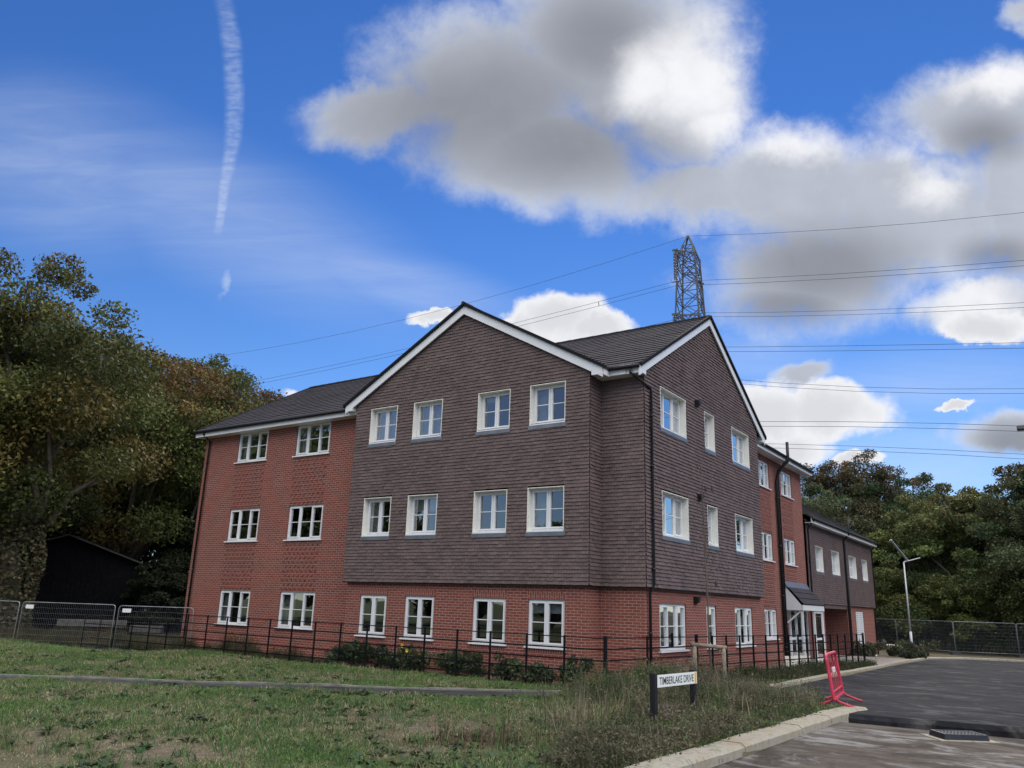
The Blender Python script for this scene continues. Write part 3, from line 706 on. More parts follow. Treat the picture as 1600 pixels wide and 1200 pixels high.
# bargeboards, verges, fascias, soffits, gutters
class Sep:
    """each added piece becomes a part of its own"""
    def __init__(s, name, mat, parent, smooth=False): s.a = (name, mat, parent); s.sm = smooth
    def hexa(s, c): m = MB(); m.hexa(c); m.build(*s.a)
    def box(s, *c): m = MB(); m.box(*c); m.build(*s.a)
    def tube(s, *c): m = MB(); m.tube(*c); m.build(*s.a, smooth=True)
bb = Sep('bargeboard', WHITE, BLD); vg = Sep('verge_cap', mat('verge_black', (.016,.015,.017), .9, spec=.1), BLD); ft = Sep('fascia', WHITE, BLD); gt = Sep('gutter', BLACK, BLD); st = Sep('drip_strip', BLACK, BLD)
st.box(GXL, GXR, .0, T+.02, ZT-.03, ZT-.004); st.box(GXR-.14, GXR, .12, YREC+.02, ZT-.03, ZT-.004); st.box(GXR, XR, YREC, YREC+T+.02, ZT-.03, ZT-.004); st.box(XR-T-.02, XR, YREC+.14, YEND, ZT-.03, ZT-.004)
def slope_board(m, a, b, d0, d1, n, t):
    """board below the line a-b: from d0 to d1 under it, thickness t along n"""
    a = Vector(a); b = Vector(b); n = Vector(n)*t; z = Vector((0,0,1))
    m.hexa([a-z*d1, b-z*d1, b-z*d1+n, a-z*d1+n, a-z*d0, b-z*d0, b-z*d0+n, a-z*d0+n])
for sgn in (-1, 1):
    top = (APX, -.115, GZ-.015); e = half-.06; foot = (APX+sgn*e, -.115, GZ-.015-gs*e)
    slope_board(bb, top, foot, .02, .30, (0,1,0), .05)
    jx = APX+sgn*e*.62
    slope_board(vg, (APX, -.175, GZ+.055), (APX+sgn*(half+.03), -.175, GZ+.055-gs*(half+.03)), .0, .10, (0,1,0), .1)
    # box end at the foot
    x1 = APX+sgn*(half-.05); x0 = x1-sgn*.34
    bb.box(min(x0, x1), max(x0, x1), -.118, .30, GZ-gs*half-.20, GZ-gs*half+.03)
    top = (XR+.095, RYD-.03, RZ-.03); dy = 5.42
    foot = (XR+.095, RYD-.03+sgn*dy, RZ-.03-.575*dy)
    slope_board(bb, top, foot, .0, .27, (-1,0,0), .05)
    slope_board(vg, (XR+.15, RYD, RZ+.06), (XR+.15, RYD+sgn*(dy+.02), RZ+.06-.575*(dy+.02)), .0, .10, (-1,0,0), .1)
    y1 = RYD+sgn*(dy-.02); y0 = y1-sgn*.32
    bb.box(XR-.35, XR+.098, min(y0, y1), max(y0, y1), RZ-.575*dy-.21, RZ-.575*dy+.0)
    slope_board(bb, (XL+.02, RYD, RZ-.03), (XL+.02, RYD+sgn*5.5, RZ-.03-sl*5.5), .0, .25, (1,0,0), .04)
    slope_board(vg, (XL-.03, RYD, RZ+.05), (XL-.03, RYD+sgn*5.55, RZ+.05-sl*5.55), .0, .10, (1,0,0), .1)
ft.box(XL+.05, GXL-.12, .09, .12, ez-.24, ez-.015); ft.box(XL+.05, GXL-.12, .12, DW, ez-.24, ez-.215)
ft.box(GXR+.33, XR-.36, .30, .33, ez-.12, ez+.07); ft.box(GXR, XR-.36, .33, YREC, ez-.125, ez-.10)
ft.box(rx-.05, rx-.02, 10.62, 20.0, 8.18, 8.40); ft.box(RBX, rx-.05, 10.62, 20.0, 8.18, 8.20); ft.box(rx-5, rx-.02, 20.0, 20.03, 8.18, 8.45); ft.box(rx-5, RBX, RBY, 20.0, 8.18, 8.20)
gt.tube([(XL+.02, .03, ez-.045), (GXL-.15, .03, ez-.045)], .058, 10); gt.tube([(GXR+.15, .24, ez+.06), (XRR-.02, .24, ez+.06)], .058, 10); gt.tube([(rx+.04, 10.6, 8.36), (rx+.04, 20.05, 8.36)], .058, 10)
def drain(pts, r=.036, clips=()):
    m = MB(); m.tube(pts, r, 10)
    for p in clips: x, y, z = p; m.tube([(x, y, z-.03), (x, y, z+.03)], r+.011, 10)
    return m.build('drainpipe', BLACK, BLD, smooth=True)
drain([(2.62, .24, ez), (2.62, .24, ez-.12), (2.80, .50, ez-.30), (XR+.075, .93, ez-.42), (XR+.075, 1.0, ez-.52), (XR+.075, 1.0, 2.52), (XR-T+.075, 1.0, 2.30), (XR-T+.075, 1.0, 0)], .036, [(XR+.075, 1.0, z) for z in (7, 5.6, 4.2, 2.9)]+[(XR-T+.075, 1.0, 1.3)])
drain([(-16.0, .05, ez-.03), (-16.0, .05, ez-.16), (-16.0, DW-.07, ez-.38), (-16.0, DW-.07, -.3)], .036, [(-16.0, DW-.07, z) for z in (7, 5.6, 4.2, 2.8, 1.4)])
drain([(RBX+.09, 15.45, 0), (RBX+.09, 15.45, 7.3), (RBX+.2, 15.45, 7.75), (rx+.14, 15.45, 8.12), (rx+.17, 15.45, 8.3), (rx+.17, 15.45, 8.95)], .062, [(RBX+.09, 15.45, z) for z in (6.6, 4.6, 2.6, .6)])
drain([(RBX+.085, 15.72, 0), (RBX+.085, 15.72, 7.6), (rx+.02, 15.72, 8.25)], .05, [(RBX+.085, 15.72, z) for z in (5.4, 3.4, 1.4)])
# lead flashed lean-to canopy over the glazed entrance
CX = 2.62
c = Tiles(); ca = math.atan2(.82, CX-RBX)
roof_tiles(c, (CX+.02, 16.0, 2.30), (0,1,0), (-math.cos(ca), 0, math.sin(ca)), 3.42, .92, gauge=.31, lip=.03, seed=3)
can = c.build('porch_canopy', ROOF, BLD)
m = MB(); m.box(CX-.03, CX, 16.0, 19.42, 2.06, 2.27); m.box(RBX, CX-.03, 16.02, 16.05, 2.06, 2.16); m.box(RBX, CX-.03, 19.37, 19.4, 2.06, 2.16); m.box(RBX, CX-.03, 16.05, 19.37, 2.06, 2.08)
for y in (16.03, 19.38): m.hexa([(RBX, y-.012, 2.16), (CX-.04, y-.012, 2.16), (CX-.04, y+.012, 2.16), (RBX, y+.012, 2.16), (RBX, y-.012, 3.04), (CX-.06, y-.012, 2.26), (CX-.06, y+.012, 2.26), (RBX, y+.012, 3.04)])
m.build('canopy_fascia', WHITE, can)
m = MB(); m.hexa([(RBX, 15.98, 2.98), (RBX+.17, 15.98, 2.95), (RBX+.17, 19.44, 2.95), (RBX, 19.44, 2.98), (RBX, 15.98, 3.22), (RBX+.02, 15.98, 3.22), (RBX+.02, 19.44, 3.22), (RBX, 19.44, 3.22)]); m.build('flashing', LEAD, can)
m = MB()
for y in (17.95, 19.3): m.box(CX-.12, CX-.04, y-.045, y+.045, .0, 2.06)
m.box(CX-.11, CX-.05, 17.99, 19.25, 1.96, 2.06); m.box(CX-.11, CX-.05, 17.99, 19.25, .86, .95); m.box(CX-.11, CX-.05, 17.99, 19.25, .02, .1)
m.build('porch_screen', WHITE, can); m = MB(); m.box(CX-.12, CX-.04, 16.075, 16.165, .0, 2.06); m.bar((RBX+.03, 16.12, 1.55), (CX-.1, 16.12, 2.05), .06); m.build('porch_post', WHITE, can)
m = MB(); m.poly([(CX-.08, 17.99, .1), (CX-.08, 19.25, .1), (CX-.08, 19.25, 1.96), (CX-.08, 17.99, 1.96)]); m.build('pane', GLASS, can, recalc=False)
m = MB(); mp = smap(RBX)
for a, b in ((16.1, 16.17), (16.72, 16.80), (17.6, 17.75), (18.5, 18.58), (19.38, 19.45)): m.box(a, b, -.09, -.02, .02, 2.1, lambda u, w, v: mp(u, w, v))
for v in ((.02, .12), (.86, .96), (2.02, 2.1)): m.box(16.1, 19.45, -.085, -.025, *v, lambda u, w, v2: mp(u, w, v2))
dr = m.build('entrance_door', WHITE, BLD)
m = MB(); m.poly([mp(16.15, -.055, .1), mp(19.4, -.055, .1), mp(19.4, -.055, 2.04), mp(16.15, -.055, 2.04)]); m.build('pane', GLASS, dr, recalc=False)
m = MB(); m.tube([mp(17.5, .01, .8), mp(17.5, .01, 1.25)], .015, 8); m.build('handle', GALV, dr)
# small wall fittings
for x, y, z, sz in ((XR, 4.4, 8.12, .1), (XR, 4.4, 5.2, .1), (XR-T, 4.2, 2.2, .1)):
    m = MB(); m.box(x, x+.16, y-.09, y+.09, z-.02, z+.09); m.hexa([(x+.02, y-.08, z-.12), (x+.14, y-.08, z-.06), (x+.14, y+.08, z-.06), (x+.02, y+.08, z-.12), (x+.02, y-.08, z-.02), (x+.14, y-.08, z-.02), (x+.14, y+.08, z-.02), (x+.02, y+.08, z-.02)]); m.build('wall_light', BLACK, BLD)
for y, z in ((5.55, 5.62), (5.6, 2.72), (5.0, 5.55)):
    m = MB(); m.box(XR, XR+.045, y-.07, y+.07, z-.07, z+.07); m.build('wall_vent', mat('brown_vent', (.05,.03,.03), .6), BLD)

# ------------------------------------------------------------------ two storey annex beyond
ANN = empty('two_storey_wing', (0, 19.6, 0), label='lower two storey brick and tile wing over a passage, right of the apartment block', cat='building')
AX, AY0, AY1 = 1.97, RBY+.02, 34.3; AT = 2.42
bk = MB()
wall_holes(bk, smap(AX-.1), 27.3, AY1-.05, -.8, AT, [(29.3, 31.1, -.05, 2.15)])
wall_holes(bk, smap(AX-.1), AY0, 22.5, -.8, AT, [])
bk.poly([(AX-.1, 27.3, -.8), (-6, 27.3, -.8), (-6, 27.3, AT), (AX-.1, 27.3, AT)]); bk.poly([(AX-.1, 22.5, -.8), (-6, 22.5, -.8), (-6, 22.5, AT), (AX-.1, 22.5, AT)])
bk.poly([(AX-.1, AY1-.05, -.8), (-6, AY1-.05, -.8), (-6, AY1-.05, 6.2), (-2, AY1-.05, 8.2), (AX-.1, AY1-.05, 6.1)]); bk.poly([(-6, AY0, -.8), (-6, AY1, -.8), (-6, AY1, 6.), (-6, AY0, 6.)])
bk.build('brick_wall', BRICK, ANN, recalc=False)
ti = Tiles(); AW = [(21.1,22.45), (24.2,25.8), (28.0,29.75), (31.3,32.7)]
hung_tiles(ti, smap(AX), AY0, AY1, AT, 6.15, [(a-.02, b+.02, 3.88, 5.06) for a, b in AW], lip=.045, seed=11); hung_tiles(ti, lambda u, w, v: (u, AY1+w, v), -6, AX, AT, 6.1, seed=12)
ti.build('hung_tile_cladding', TILE, ANN)
for a, b in AW: window(ANN, smap(AX), a, b, 3.91, 5.04, 2, True, rw)
m = MB(); m.box(-5, AX-.02, 22.4, 27.4, AT-.2, AT-.01); m.build('passage_soffit', mat('soffit_brown', (.09,.065,.06), .8), ANN)
rt = Tiles(); aex = AX+.34; as_ = .60; aa = math.atan(as_)
roof_tiles(rt, (aex, AY0+.0, 6.22), (0,1,0), (-math.cos(aa), 0, math.sin(aa)), AY1+.25-AY0, 4.3/math.cos(aa), seed=21)
rt.q([(aex-4.3, AY0, 6.22+4.3*as_), (aex-4.3, AY1+.25, 6.22+4.3*as_), (-6.4, AY1+.25, 6.22), (-6.4, AY0, 6.22)], [(0,0), (9,0), (9,9), (0,9)])
rt.build('roof', ROOF, ANN)
m = MB(); m.box(aex-.05, aex-.02, AY0, AY1+.2, 5.98, 6.2); m.box(AX, aex-.05, AY0, AY1+.2, 5.98, 6.0)
slope_board(m, (aex-4.3, AY1+.2, 6.2+4.3*as_), (aex-.02, AY1+.2, 6.2), 0, .2, (0,1,0), .04); m.build('fascia', WHITE, ANN)
m = MB(); m.tube([(aex+.04, AY0, 6.17), (aex+.04, AY1+.22, 6.17)], .058, 10); m.build('gutter', BLACK, ANN, smooth=True)
for y, ext in ((19.85, 0), (26.9, 1), (34.15, 0)):
    m = MB(); x = AX+.07
    m.tube([(aex+.03, y, 7.0), (aex+.03, y, 6.1), (x, y, 5.75), (x, y, -.3)] if ext else [(aex+.03, y, 6.12), (x, y, 5.75), (x, y, 2.4), (x-.1, y, 2.2), (x-.1, y, -.3)], .055 if ext else .036, 10)
    if ext: m.tube([(x, y+.28, 5.6), (x, y+.28, -.3)], .04, 10)
    m.build('drainpipe', BLACK, ANN, smooth=True)
m = MB(); mp = smap(AX-.1)
for a in (29.33, 30.21):
    b = a+.86
    m.box(a, a+.07, -.06, .0, -.05, 2.14, lambda u, w, v: mp(u, w, v)); m.box(b-.07, b, -.06, .0, -.05, 2.14, lambda u, w, v: mp(u, w, v))
    for k in range(22): m.box(a+.07, b-.07, -.05, -.012, -.05+k*.1, -.05+k*.1+.085, lambda u, w, v: mp(u, w, v))
m.build('louvred_door', WHITE, ANN)

# ------------------------------------------------------------------ railings
def railing(name, label, line, spacing_pts, h, gz, parent_loc):
    root = empty(name, parent_loc, label=label, cat='railing', group='black estate railings round the building')
    for (x, y), thick in spacing_pts:
        m = MB(); z = gz(x, y); w = .022 if not thick else .05
        if thick: m.box(x-.035, x+.035, y-.035, y+.035, z-.3, z+h+.04)
        else: m.box(x-.026, x+.026, y-.012, y+.012, z-.3, z+h+.01)
        m.build('post', IRON, root)
    for k in range(5):
        m = MB(); zz = h-.02-k*.255
        pts = [(*p, gz(*p)+zz) for p in line]
        for a, b in zip(pts, pts[1:]):
            if k == 0: m.tube([a, b], .014, 6)
            else: m.bar(a, b, .012, .034)
        m.build('rail', IRON, root)
    return root
FY = -1.0
def gl(x, y): return -.20+.0*x if x < -14.4 else .0
fx = [-20.53,-19.4,-18.35,-17.2,-16.1,-15.0]
railing('railing', 'black railing left of the brick wing, set lower in the grass', [(-20.53, FY), (-14.45, FY)], [((x, FY), False) for x in fx], 1.17, lambda x, y: -.23, (-17.5, FY, -.2))
fx = [-13.85,-12.75,-11.68,-10.58,-9.5,-8.45,-7.41,-6.31,-5.23,-4.11,-3.05,-1.92,-.83,.3,1.4]
railing('railing', 'long black railing along the front of the building before the shrubs', [(-14.45, FY), (2.5, FY)], [((x, FY), False) for x in fx]+[((2.52, FY), True)], 1.21, lambda x, y: 0., (-6, FY, 0))
line2 = [(2.52, FY), (2.95, 3.6)]
line3 = [(2.95, 3.6), (4.66, 16.8)]
sp = [((2.70,.9), False), ((2.95, 3.6), True)]
for y in (4.5, 5.35, 6.2, 7.1, 8., 8.9, 9.75, 10.5, 11.25, 12., 12.7, 13.4, 14.1, 14.85, 15.5, 16.1, 16.8):
    sp.append(((2.95+(y-3.6)*.1295, y), y > 16.7))
railing('railing', 'black railing running back along the tiled side wall to the road', line2+line3[1:], sp, 1.22, lambda x, y: 0., (3.5, 6, 0))

# ------------------------------------------------------------------ street name sign
def sign():
    A = Vector((5.62, -5.1, .0)); B = Vector((5.74, -3.62, .0))
    d = (B-A).normalized(); n = Vector((d.y, -d.x, 0))
    if n.dot(Vector(CAM)-A) < 0: n = -n
    root = empty('street_sign', A.lerp(B, .5), label='low white street name plate TIMBERLAKE DRIVE on two black posts in weeds', cat='street sign')
    for P, h in ((A, .83), (B, .83)):
        m = MB(); q = d*.05; w = n*.05
        m.hexa([P-q-w-Vector((0,0,.3)), P+q-w-Vector((0,0,.3)), P+q+w-Vector((0,0,.3)), P-q+w-Vector((0,0,.3)), P-q-w+Vector((0,0,h)), P+q-w+Vector((0,0,h)), P+q+w+Vector((0,0,h)), P-q+w+Vector((0,0,h))])
        m.build('post', BLACK, root, bevel=.008)
    a = A+n*.055+d*.03; b = B+n*.055+d*.03; z0, z1 = .595, .80
    def P(s, z, o=0.): return a+(b-a)*s+n*o+Vector((0,0,z))
    m = MB(); m.hexa([P(0, z0), P(1, z0), P(1, z0, .012), P(0, z0, .012), P(0, z1), P(1, z1), P(1, z1, .012), P(0, z1, .012)])
    pl = m.build('name_plate', mat('sign_white', (.74,.75,.72), .4), root)
    m = MB(); s0 = .935; m.hexa([P(s0, z0+.01, .010), P(.985, z0+.01, .010), P(.985, z0+.01, .0145), P(s0, z0+.01, .0145), P(s0, z1-.01, .010), P(.985, z1-.01, .010), P(.985, z1-.01, .0145), P(s0, z1-.01, .0145)])
    m.build('yellow_strip', mat('sign_yellow', (.75,.45,.02), .5), root)
    t = bpy.data.curves.new('lettering', 'FONT'); t.body = 'TIMBERLAKE DRIVE'; t.align_x = 'CENTER'; t.align_y = 'CENTER'; t.size = 1; t.extrude = .002; t.offset = .012
    to = bpy.data.objects.new('lettering_curve', t); COL.objects.link(to); bpy.context.view_layer.update()
    me = bpy.data.meshes.new_from_object(to.evaluated_get(bpy.context.evaluated_depsgraph_get())); bpy.data.objects.remove(to)
    co = np.empty(len(me.vertices)*3, np.float32); me.vertices.foreach_get('co', co); co = co.reshape(-1, 3)
    w = co[:, 0].max()-co[:, 0].min(); hgt = co[:, 1].max()-co[:, 1].min(); cx = (co[:, 0].max()+co[:, 0].min())/2; cy = (co[:, 1].max()+co[:, 1].min())/2
    L = (b-a).length
    new = [P(.475+((x-cx)/w)*.87, (z0+z1)/2+((y-cy)/hgt)*.125, .0125+max(0, z)*.5) for x, y, z in co]
    me.vertices.foreach_set('co', np.array(new, np.float32).ravel()); me.update(); me.materials.clear(); me.materials.append(mat('sign_black', (.01,.01,.012), .5))
    o = bpy.data.objects.new('lettering', me); COL.objects.link(o); attach(o, root)
sign()

# ------------------------------------------------------------------ street furniture
def barrier():
    root = empty('pedestrian_barrier', (7.5, .35, .0), label='red plastic pedestrian barrier standing edge on by the kerb end', cat='barrier')
    p = Vector((7.33, .30, .0)); d = Vector((-.13, 1.0, 0)).normalized(); n = Vector((d.y, -d.x, 0)); L = 1.95; tilt = Vector((-.12, -.02, 0))
    def P(s, z, o=0.): return p+d*s+n*o+Vector((0,0,z))+tilt*z
    m = MB(); zb, zt = .16, 1.06
    loop = [P(.0, zb), P(.0, zt-.1), P(.04, zt-.03), P(.12, zt), P(L-.12, zt), P(L-.04, zt-.03), P(L, zt-.1), P(L, zb), P(0, zb)]
    m.tube(loop, .034, 8); m.tube([P(0, .30), P(L, .30)], .024, 8)
    for i in range(1, 6): s = L*i/6; m.box(-.5, .5, -.5, .5, -.5, .5, lambda a, b, c, s=s: P(s+a*.026, .16+(c+.5)*.9, b*.014))
    m.build('frame', RED, root, smooth=False)
    m = MB(); m.box(-.5, .5, -.5, .5, -.5, .5, lambda a, b, c: P(L*.5+a*.5, .72+c*.10, b*.04)); m.build('reflector_panel', mat('reflector_white', (.75,.6,.6), .4), root)
    for s in (.12, L-.12):
        m = MB()
        for sg in (-1, 1): m.tube([P(s, .2), P(s, .12, sg*.08), P(s, .03, sg*.34), P(s, .02, sg*.40)], .026, 8)
        m.build('foot', RED, root)
barrier()
def grate(name, label, c, ax, sx, sy, z0, z1):
    root = empty(name, (*c, z0), label=label, cat='drain grate', group='black iron gully grates in the road')
    ax = Vector((*ax, 0)).normalized(); ay = Vector((-ax.y, ax.x, 0)); c = Vector((*c, 0))
    mp = lambda a, b, z: c+ax*a+ay*b+Vector((0,0,z))
    m = MB(); t = .035
    for a0, a1, b0, b1 in ((-sx, sx, -sy, -sy+t), (-sx, sx, sy-t, sy), (-sx, -sx+t, -sy+t, sy-t), (sx-t, sx, -sy+t, sy-t)):
        m.hexa([mp(a0*1.05, b0*1.05, z0), mp(a1*1.05, b0*1.05, z0), mp(a1*1.05, b1*1.05, z0), mp(a0*1.05, b1*1.05, z0), mp(a0, b0, z1), mp(a1, b0, z1), mp(a1, b1, z1), mp(a0, b1, z1)])
    m.build('frame', mat('cast_iron', (.018,.02,.028), .5, .3, vary=.3, vscale=9), root)
    m = MB(); n = 11
    m.box(-sx+t, sx-t, -sy+t, sy-t, z1-.07, z1-.055, mp)
    for i in range(n): a = -sx+t+(2*sx-2*t)*(i+.5)/n; m.box(a-.014, a+.014, -sy+t, sy-t, z1-.04, z1-.008, mp)
    for i in range(3): b = -sy+t+(2*sy-2*t)*(i+1)/4; m.box(-sx+t, sx-t, b-.012, b+.012, z1-.055, z1-.004, mp)
    m.build('bars', mat('cast_iron_bars', (.02,.022,.03), .45, .3), root)
grate('drain_grate', 'raised black iron gully grate standing proud of the unfinished road', (9.83, -1.62), (.83,.56), .37, .26, -.125, -.02)
grate('drain_grate', 'black iron gully grate lying in the road against the kerb at the bottom edge', (7.42, -7.95), (.15,1), .3, .2, -.128, -.105)
m = MB(); m.box(-.5, .5, -.38, .38, -.126, -.112, lambda a, b, z: Vector((9.83,-1.62,0))+Vector((.83,.56,0))*a+Vector((-.56,.83,0))*b+Vector((0,0,z))); tag(m.build('concrete_surround', CONC), kind='structure')

def tree_frame():
    root = empty('tree_guard', (3.75, 2.35, 0), label='weathered round timber tree stake frame with one cross rail beside the railing', cat='tree stake')
    a = Vector((3.45, 2.2, 0)); b = Vector((4.08, 2.62, 0)); z = Vector((0,0,1))
    for p in (a, b): m = MB(); m.tube([p-z*.3, p+z*1.0], .055, 10); m.build('stake', WOOD, root, smooth=True)
    m = MB(); d = (b-a).normalized(); m.tube([a-d*.1+z*1.05, b+d*.08+z*.99], .055, 10); m.build('cross_rail', WOOD, root, smooth=True)
tree_frame()
def sapling():
    root = empty('sapling', (3.72, 2.6, 0), label='tall bare thin sapling tied behind the timber tree frame', cat='sapling')
    r = random.Random(3); x, y = 3.72, 2.62; m = MB()
    pts = []
    for i in range(12): z = -.1+6.2*i/11; pts.append((x-.10*i/11+.012*math.sin(i*1.7), y+.02*math.sin(i*2.1), z))
    m.tube(pts, [.03-.024*i/11 for i in range(12)], 6)
    for i in range(16):
        z = 1.9+4.0*i/16; k = (z+.1)/6.2; p = Vector((x-.1*k, y, z)); th = r.uniform(0, 6.28); L = r.uniform(.5, 1.1)*(1.1-k*.6)
        q = p+Vector((math.cos(th)*L*.22, math.sin(th)*L*.22, L*.6)); e = p+Vector((math.cos(th)*L*.3, math.sin(th)*L*.3, L))
        m.tube([p, q, e], [.009, .006, .003], 4)
    m.build('stem', mat('sapling_bark', (.10,.075,.06), .9, vary=.3), root)
sapling()

def heras(name, label, A, B, ztop, h, mark=False, grp='steel mesh temporary fence panels'):
    A = Vector((*A, 0)); B = Vector((*B, 0)); d = (B-A).normalized(); n = Vector((d.y, -d.x, 0)); L = (B-A).length; z = Vector((0,0,1))
    root = empty(name, A.lerp(B, .5)+z*(ztop-h), label=label, cat='mesh fence panel', group=grp)
    P = lambda s, v, o=0.: A+d*s+n*o+z*(ztop-h+v)
    m = MB(); r = .0125; c = .1
    m.tube([P(.02, .0), P(.02, h-c), P(.02+c*.3, h-c*.3), P(.02+c, h), P(L-.02-c, h), P(L-.02-c*.3, h-c*.3), P(L-.02, h-c), P(L-.02, 0)], r, 8)
    m.tube([P(.02, .18), P(L-.02, .18)], .012, 8)
    m.build('frame', GALV, root, smooth=True)
    m = MB(); k = int(L/.075)
    for i in range(1, k): s = L*i/k; m.bar(P(s, .18), P(s, h), .0022)
    for i in range(1, 9): m.bar(P(.02, .18+(h-.18)*i/9), P(L-.02, .18+(h-.18)*i/9), .0035)
    m.build('wire_mesh', GALV, root)
    m = MB(); m.box(-.12, .12, -.35, .35, -.02, .13, lambda a, b, v: P(L+a, v, b)); m.build('foot_block', mat('black_rubber_foot', (.04,.04,.04), .9), root)
    if mark: m = MB(); m.box(.18, .50, -.006, .006, h-.24, h-.10, lambda a, b, v: P(a, v, .03+b)); m.build('label_plate', WHITE, root)
hp = [(-22.9,-5.6), (-18.5,-4.5), (-14.85,-3.15), (-11.9,-2.0)]
lab = ['mesh fence panel cut by the left edge of the picture, before the oak', 'mesh fence panel with white plate between the oak trunk and the black barn', 'mesh fence panel with white plate ending at the brick wing corner']
def hz(i): return (hp[i], hp[i+1])
# the line runs behind the lawn crest, back towards the wing
HL = [(-26.9,-3.9), (-21.6,-2.75), (-17.75,-1.3), (-16.55,.2)]
heras('mesh_fence_panel', lab[0], (-24.9,-4.6), (-21.45,-3.12), 1.42, 1.95, True)
heras('mesh_fence_panel', lab[1], (-21.35,-3.08), (-17.95,-1.32), 1.42, 1.95, True)
heras('mesh_fence_panel', lab[2], (-17.87,-1.26), (-15.5,.34), 1.40, 1.95, True)
hr = [(-2.6,46.4), (1.35,44.2), (5.25,40.75), (8.6,42.0), (12.2,43.5)]
rl = ['mesh fence panel nearest the annex corner, below dark trees', 'mesh fence panel behind the solar street lamp post', 'mesh fence panel in front of the bright yellow green bush', 'mesh fence panel cut by the right edge of the picture']
for i in range(4): 
    heras('mesh_fence_panel', rl[i], hr[i], hr[i+1], 1.78, 2.0)

def solar_lamp():
    x, y = 2.35, 42.2; zb = -.25
    x, y = 2.75, 40.8
    PALE = mat('lamp_column_grey', (.46,.47,.49), .5, .2, vary=.1)
    root = empty('solar_street_lamp', (x, y, zb), label='slim grey solar street lamp column before the wood', cat='street lamp')
    m = MB(); m.tube([(x, y, zb), (x, y, zb+1.3)], .085, 10); m.tube([(x, y, zb+1.3), (x, y, 5.45)], [.06, .045], 10); m.build('column', PALE, root, smooth=True) 
    a = Vector((x, y, 5.45)); d = Vector((.80, .60, 0))
    m = MB(); m.bar(a+Vector((0,0,.02)), a+d*.35+Vector((0,0,.16)), .05); m.bar(a+d*.25+Vector((0,0,.10)), a+d*1.15+Vector((0,0,.34)), *(.09, .04)); m.build('lamp_head', PALE, root)
    m = MB(); n = Vector((-d.y, d.x, 0)); p0 = a+d*.25+Vector((0,0,.15)); p1 = a-d*.75+Vector((0,0,1.45)); m.bar(p0, p1, .24, .04, up=n.cross(p1-p0)); m.build('solar_panel', mat('solar_panel_grey', (.30,.31,.33), .35, .2), root)
solar_lamp()
def edge_lamp():
    # its column stands outside the picture, the head reaches in
    x, y, z = 12.5, 2.0, 6.0
    root = empty('street_lamp', (x, y, 0), label='dark street lamp head reaching in from the right edge of the picture', cat='street lamp')
    m = MB(); m.tube([(x, y, -.2), (x, y, 1.2)], .09, 12); m.tube([(x, y, 1.2), (x, y, 5.95)], [.06, .045], 12); m.build('column', GALV, root, smooth=True)
    m = MB(); h0 = Vector((x, y, 6.0)); d = Vector((-1, -.02, .03)).normalized()
    m.bar(h0, h0+d*.5, .05); m.bar(h0+d*.45, h0+d*1.27, .22, .10); m.build('lamp_head', mat('lamp_head_grey', (.09,.09,.10), .45), root, bevel=.02)
edge_lamp()
# paving slabs leaning on the wall, rubble near the annex
def slab(label, c, rz, tilt, s=(.6,.45,.05)):
    m = MB(); R = Matrix.Rotation(rz, 3, 'Z') @ Matrix.Rotation(tilt, 3, 'X'); c = Vector(c)
    m.box(-s[0]/2, s[0]/2, -s[2]/2, s[2]/2, 0, s[1], lambda a, b, z: c+R @ Vector((a, b, z)))
    return tag(m.build('paving_slab', mat('pale_slab', (.50,.47,.42), .9, vary=.15), bevel=.006), label, 'slab', 'pale slabs leaning by the railings')
slab('pale concrete slab leaning behind the railings, nearer the tiled gable', (3.1, 12.6, .0), .5, -.5)
slab('pale concrete slab leaning behind the railings, nearer the porch', (3.15, 13.6, .0), .5, -.5)
slab('pale slab leaning at the foot of the annex by the white louvred door', (2.7, 28.4, -.1), 1.1, -.6, (.8,.6,.06))
slab('pale slab leaning past the far corner of the annex', (3.0, 34.4, -.15), .7, -.75, (.9,.7,.06))

# ------------------------------------------------------------------ barn behind the oak
def barn():
    root = empty('barn', (-37.5, 10, -.3), rz=0, label='black boarded barn with a low pitched gable under the trees', cat='barn')
    # gable end faces the camera; ridge runs away
    A = Vector((-38.6, 2.2, 0)); B = Vector((-33.9, 9.4, 0)); d = (B-A).normalized(); n = Vector((-d.y, d.x, 0))
    if n.dot(Vector((-1, 1, 0))) < 0: n = -n
    L = (B-A).length; P = lambda s, o, z: A+d*s+n*o+Vector((0,0,z))
    m = MB(); N = 34; r = random.Random(4)
    top = lambda s: 3.45+(1-abs(s/L*2-1))*1.5
    m.poly([P(0, .05, -.6), P(L, .05, -.6), P(L, .05, 3.45), P(L/2, .05, 4.95), P(0, .05, 3.45)])
    for i in range(N):
        a, b = L*i/N, L*(i+.94)/N; o = -.02-r.uniform(0, .015)
        m.hexa([P(a, o, -.6), P(b, o, -.6), P(b, .045, -.6), P(a, .045, -.6), P(a, o, top(a)-.05), P(b, o, top(b)-.05), P(b, .045, top(b)-.05), P(a, .045, top(a)-.05)])
    m.poly([P(L, 0, -.6), P(L, 12, -.6), P(L, 12, 3.4), P(L, 0, 3.4)]); m.poly([P(0, 0, -.6), P(0, 12, -.6), P(0, 12, 3.4), P(0, 0, 3.4)])
    m.build('wall', DARKWOOD, root, recalc=False)
    m = MB()
    for s0, s1 in ((-.35, L/2), (L+.35, L/2)):
        z0 = 3.45-.35*1.5/(L/2)
        m.hexa([P(s0, -.35, z0), P(s1, -.35, 4.97), P(s1, 12.3, 4.97), P(s0, 12.3, z0), P(s0, -.35, z0+.10), P(s1, -.35, 5.07), P(s1, 12.3, 5.07), P(s0, 12.3, z0+.10)])
    m.build('roof', mat('barn_roof', (.05,.046,.044), .9, vary=.4), root)
barn()
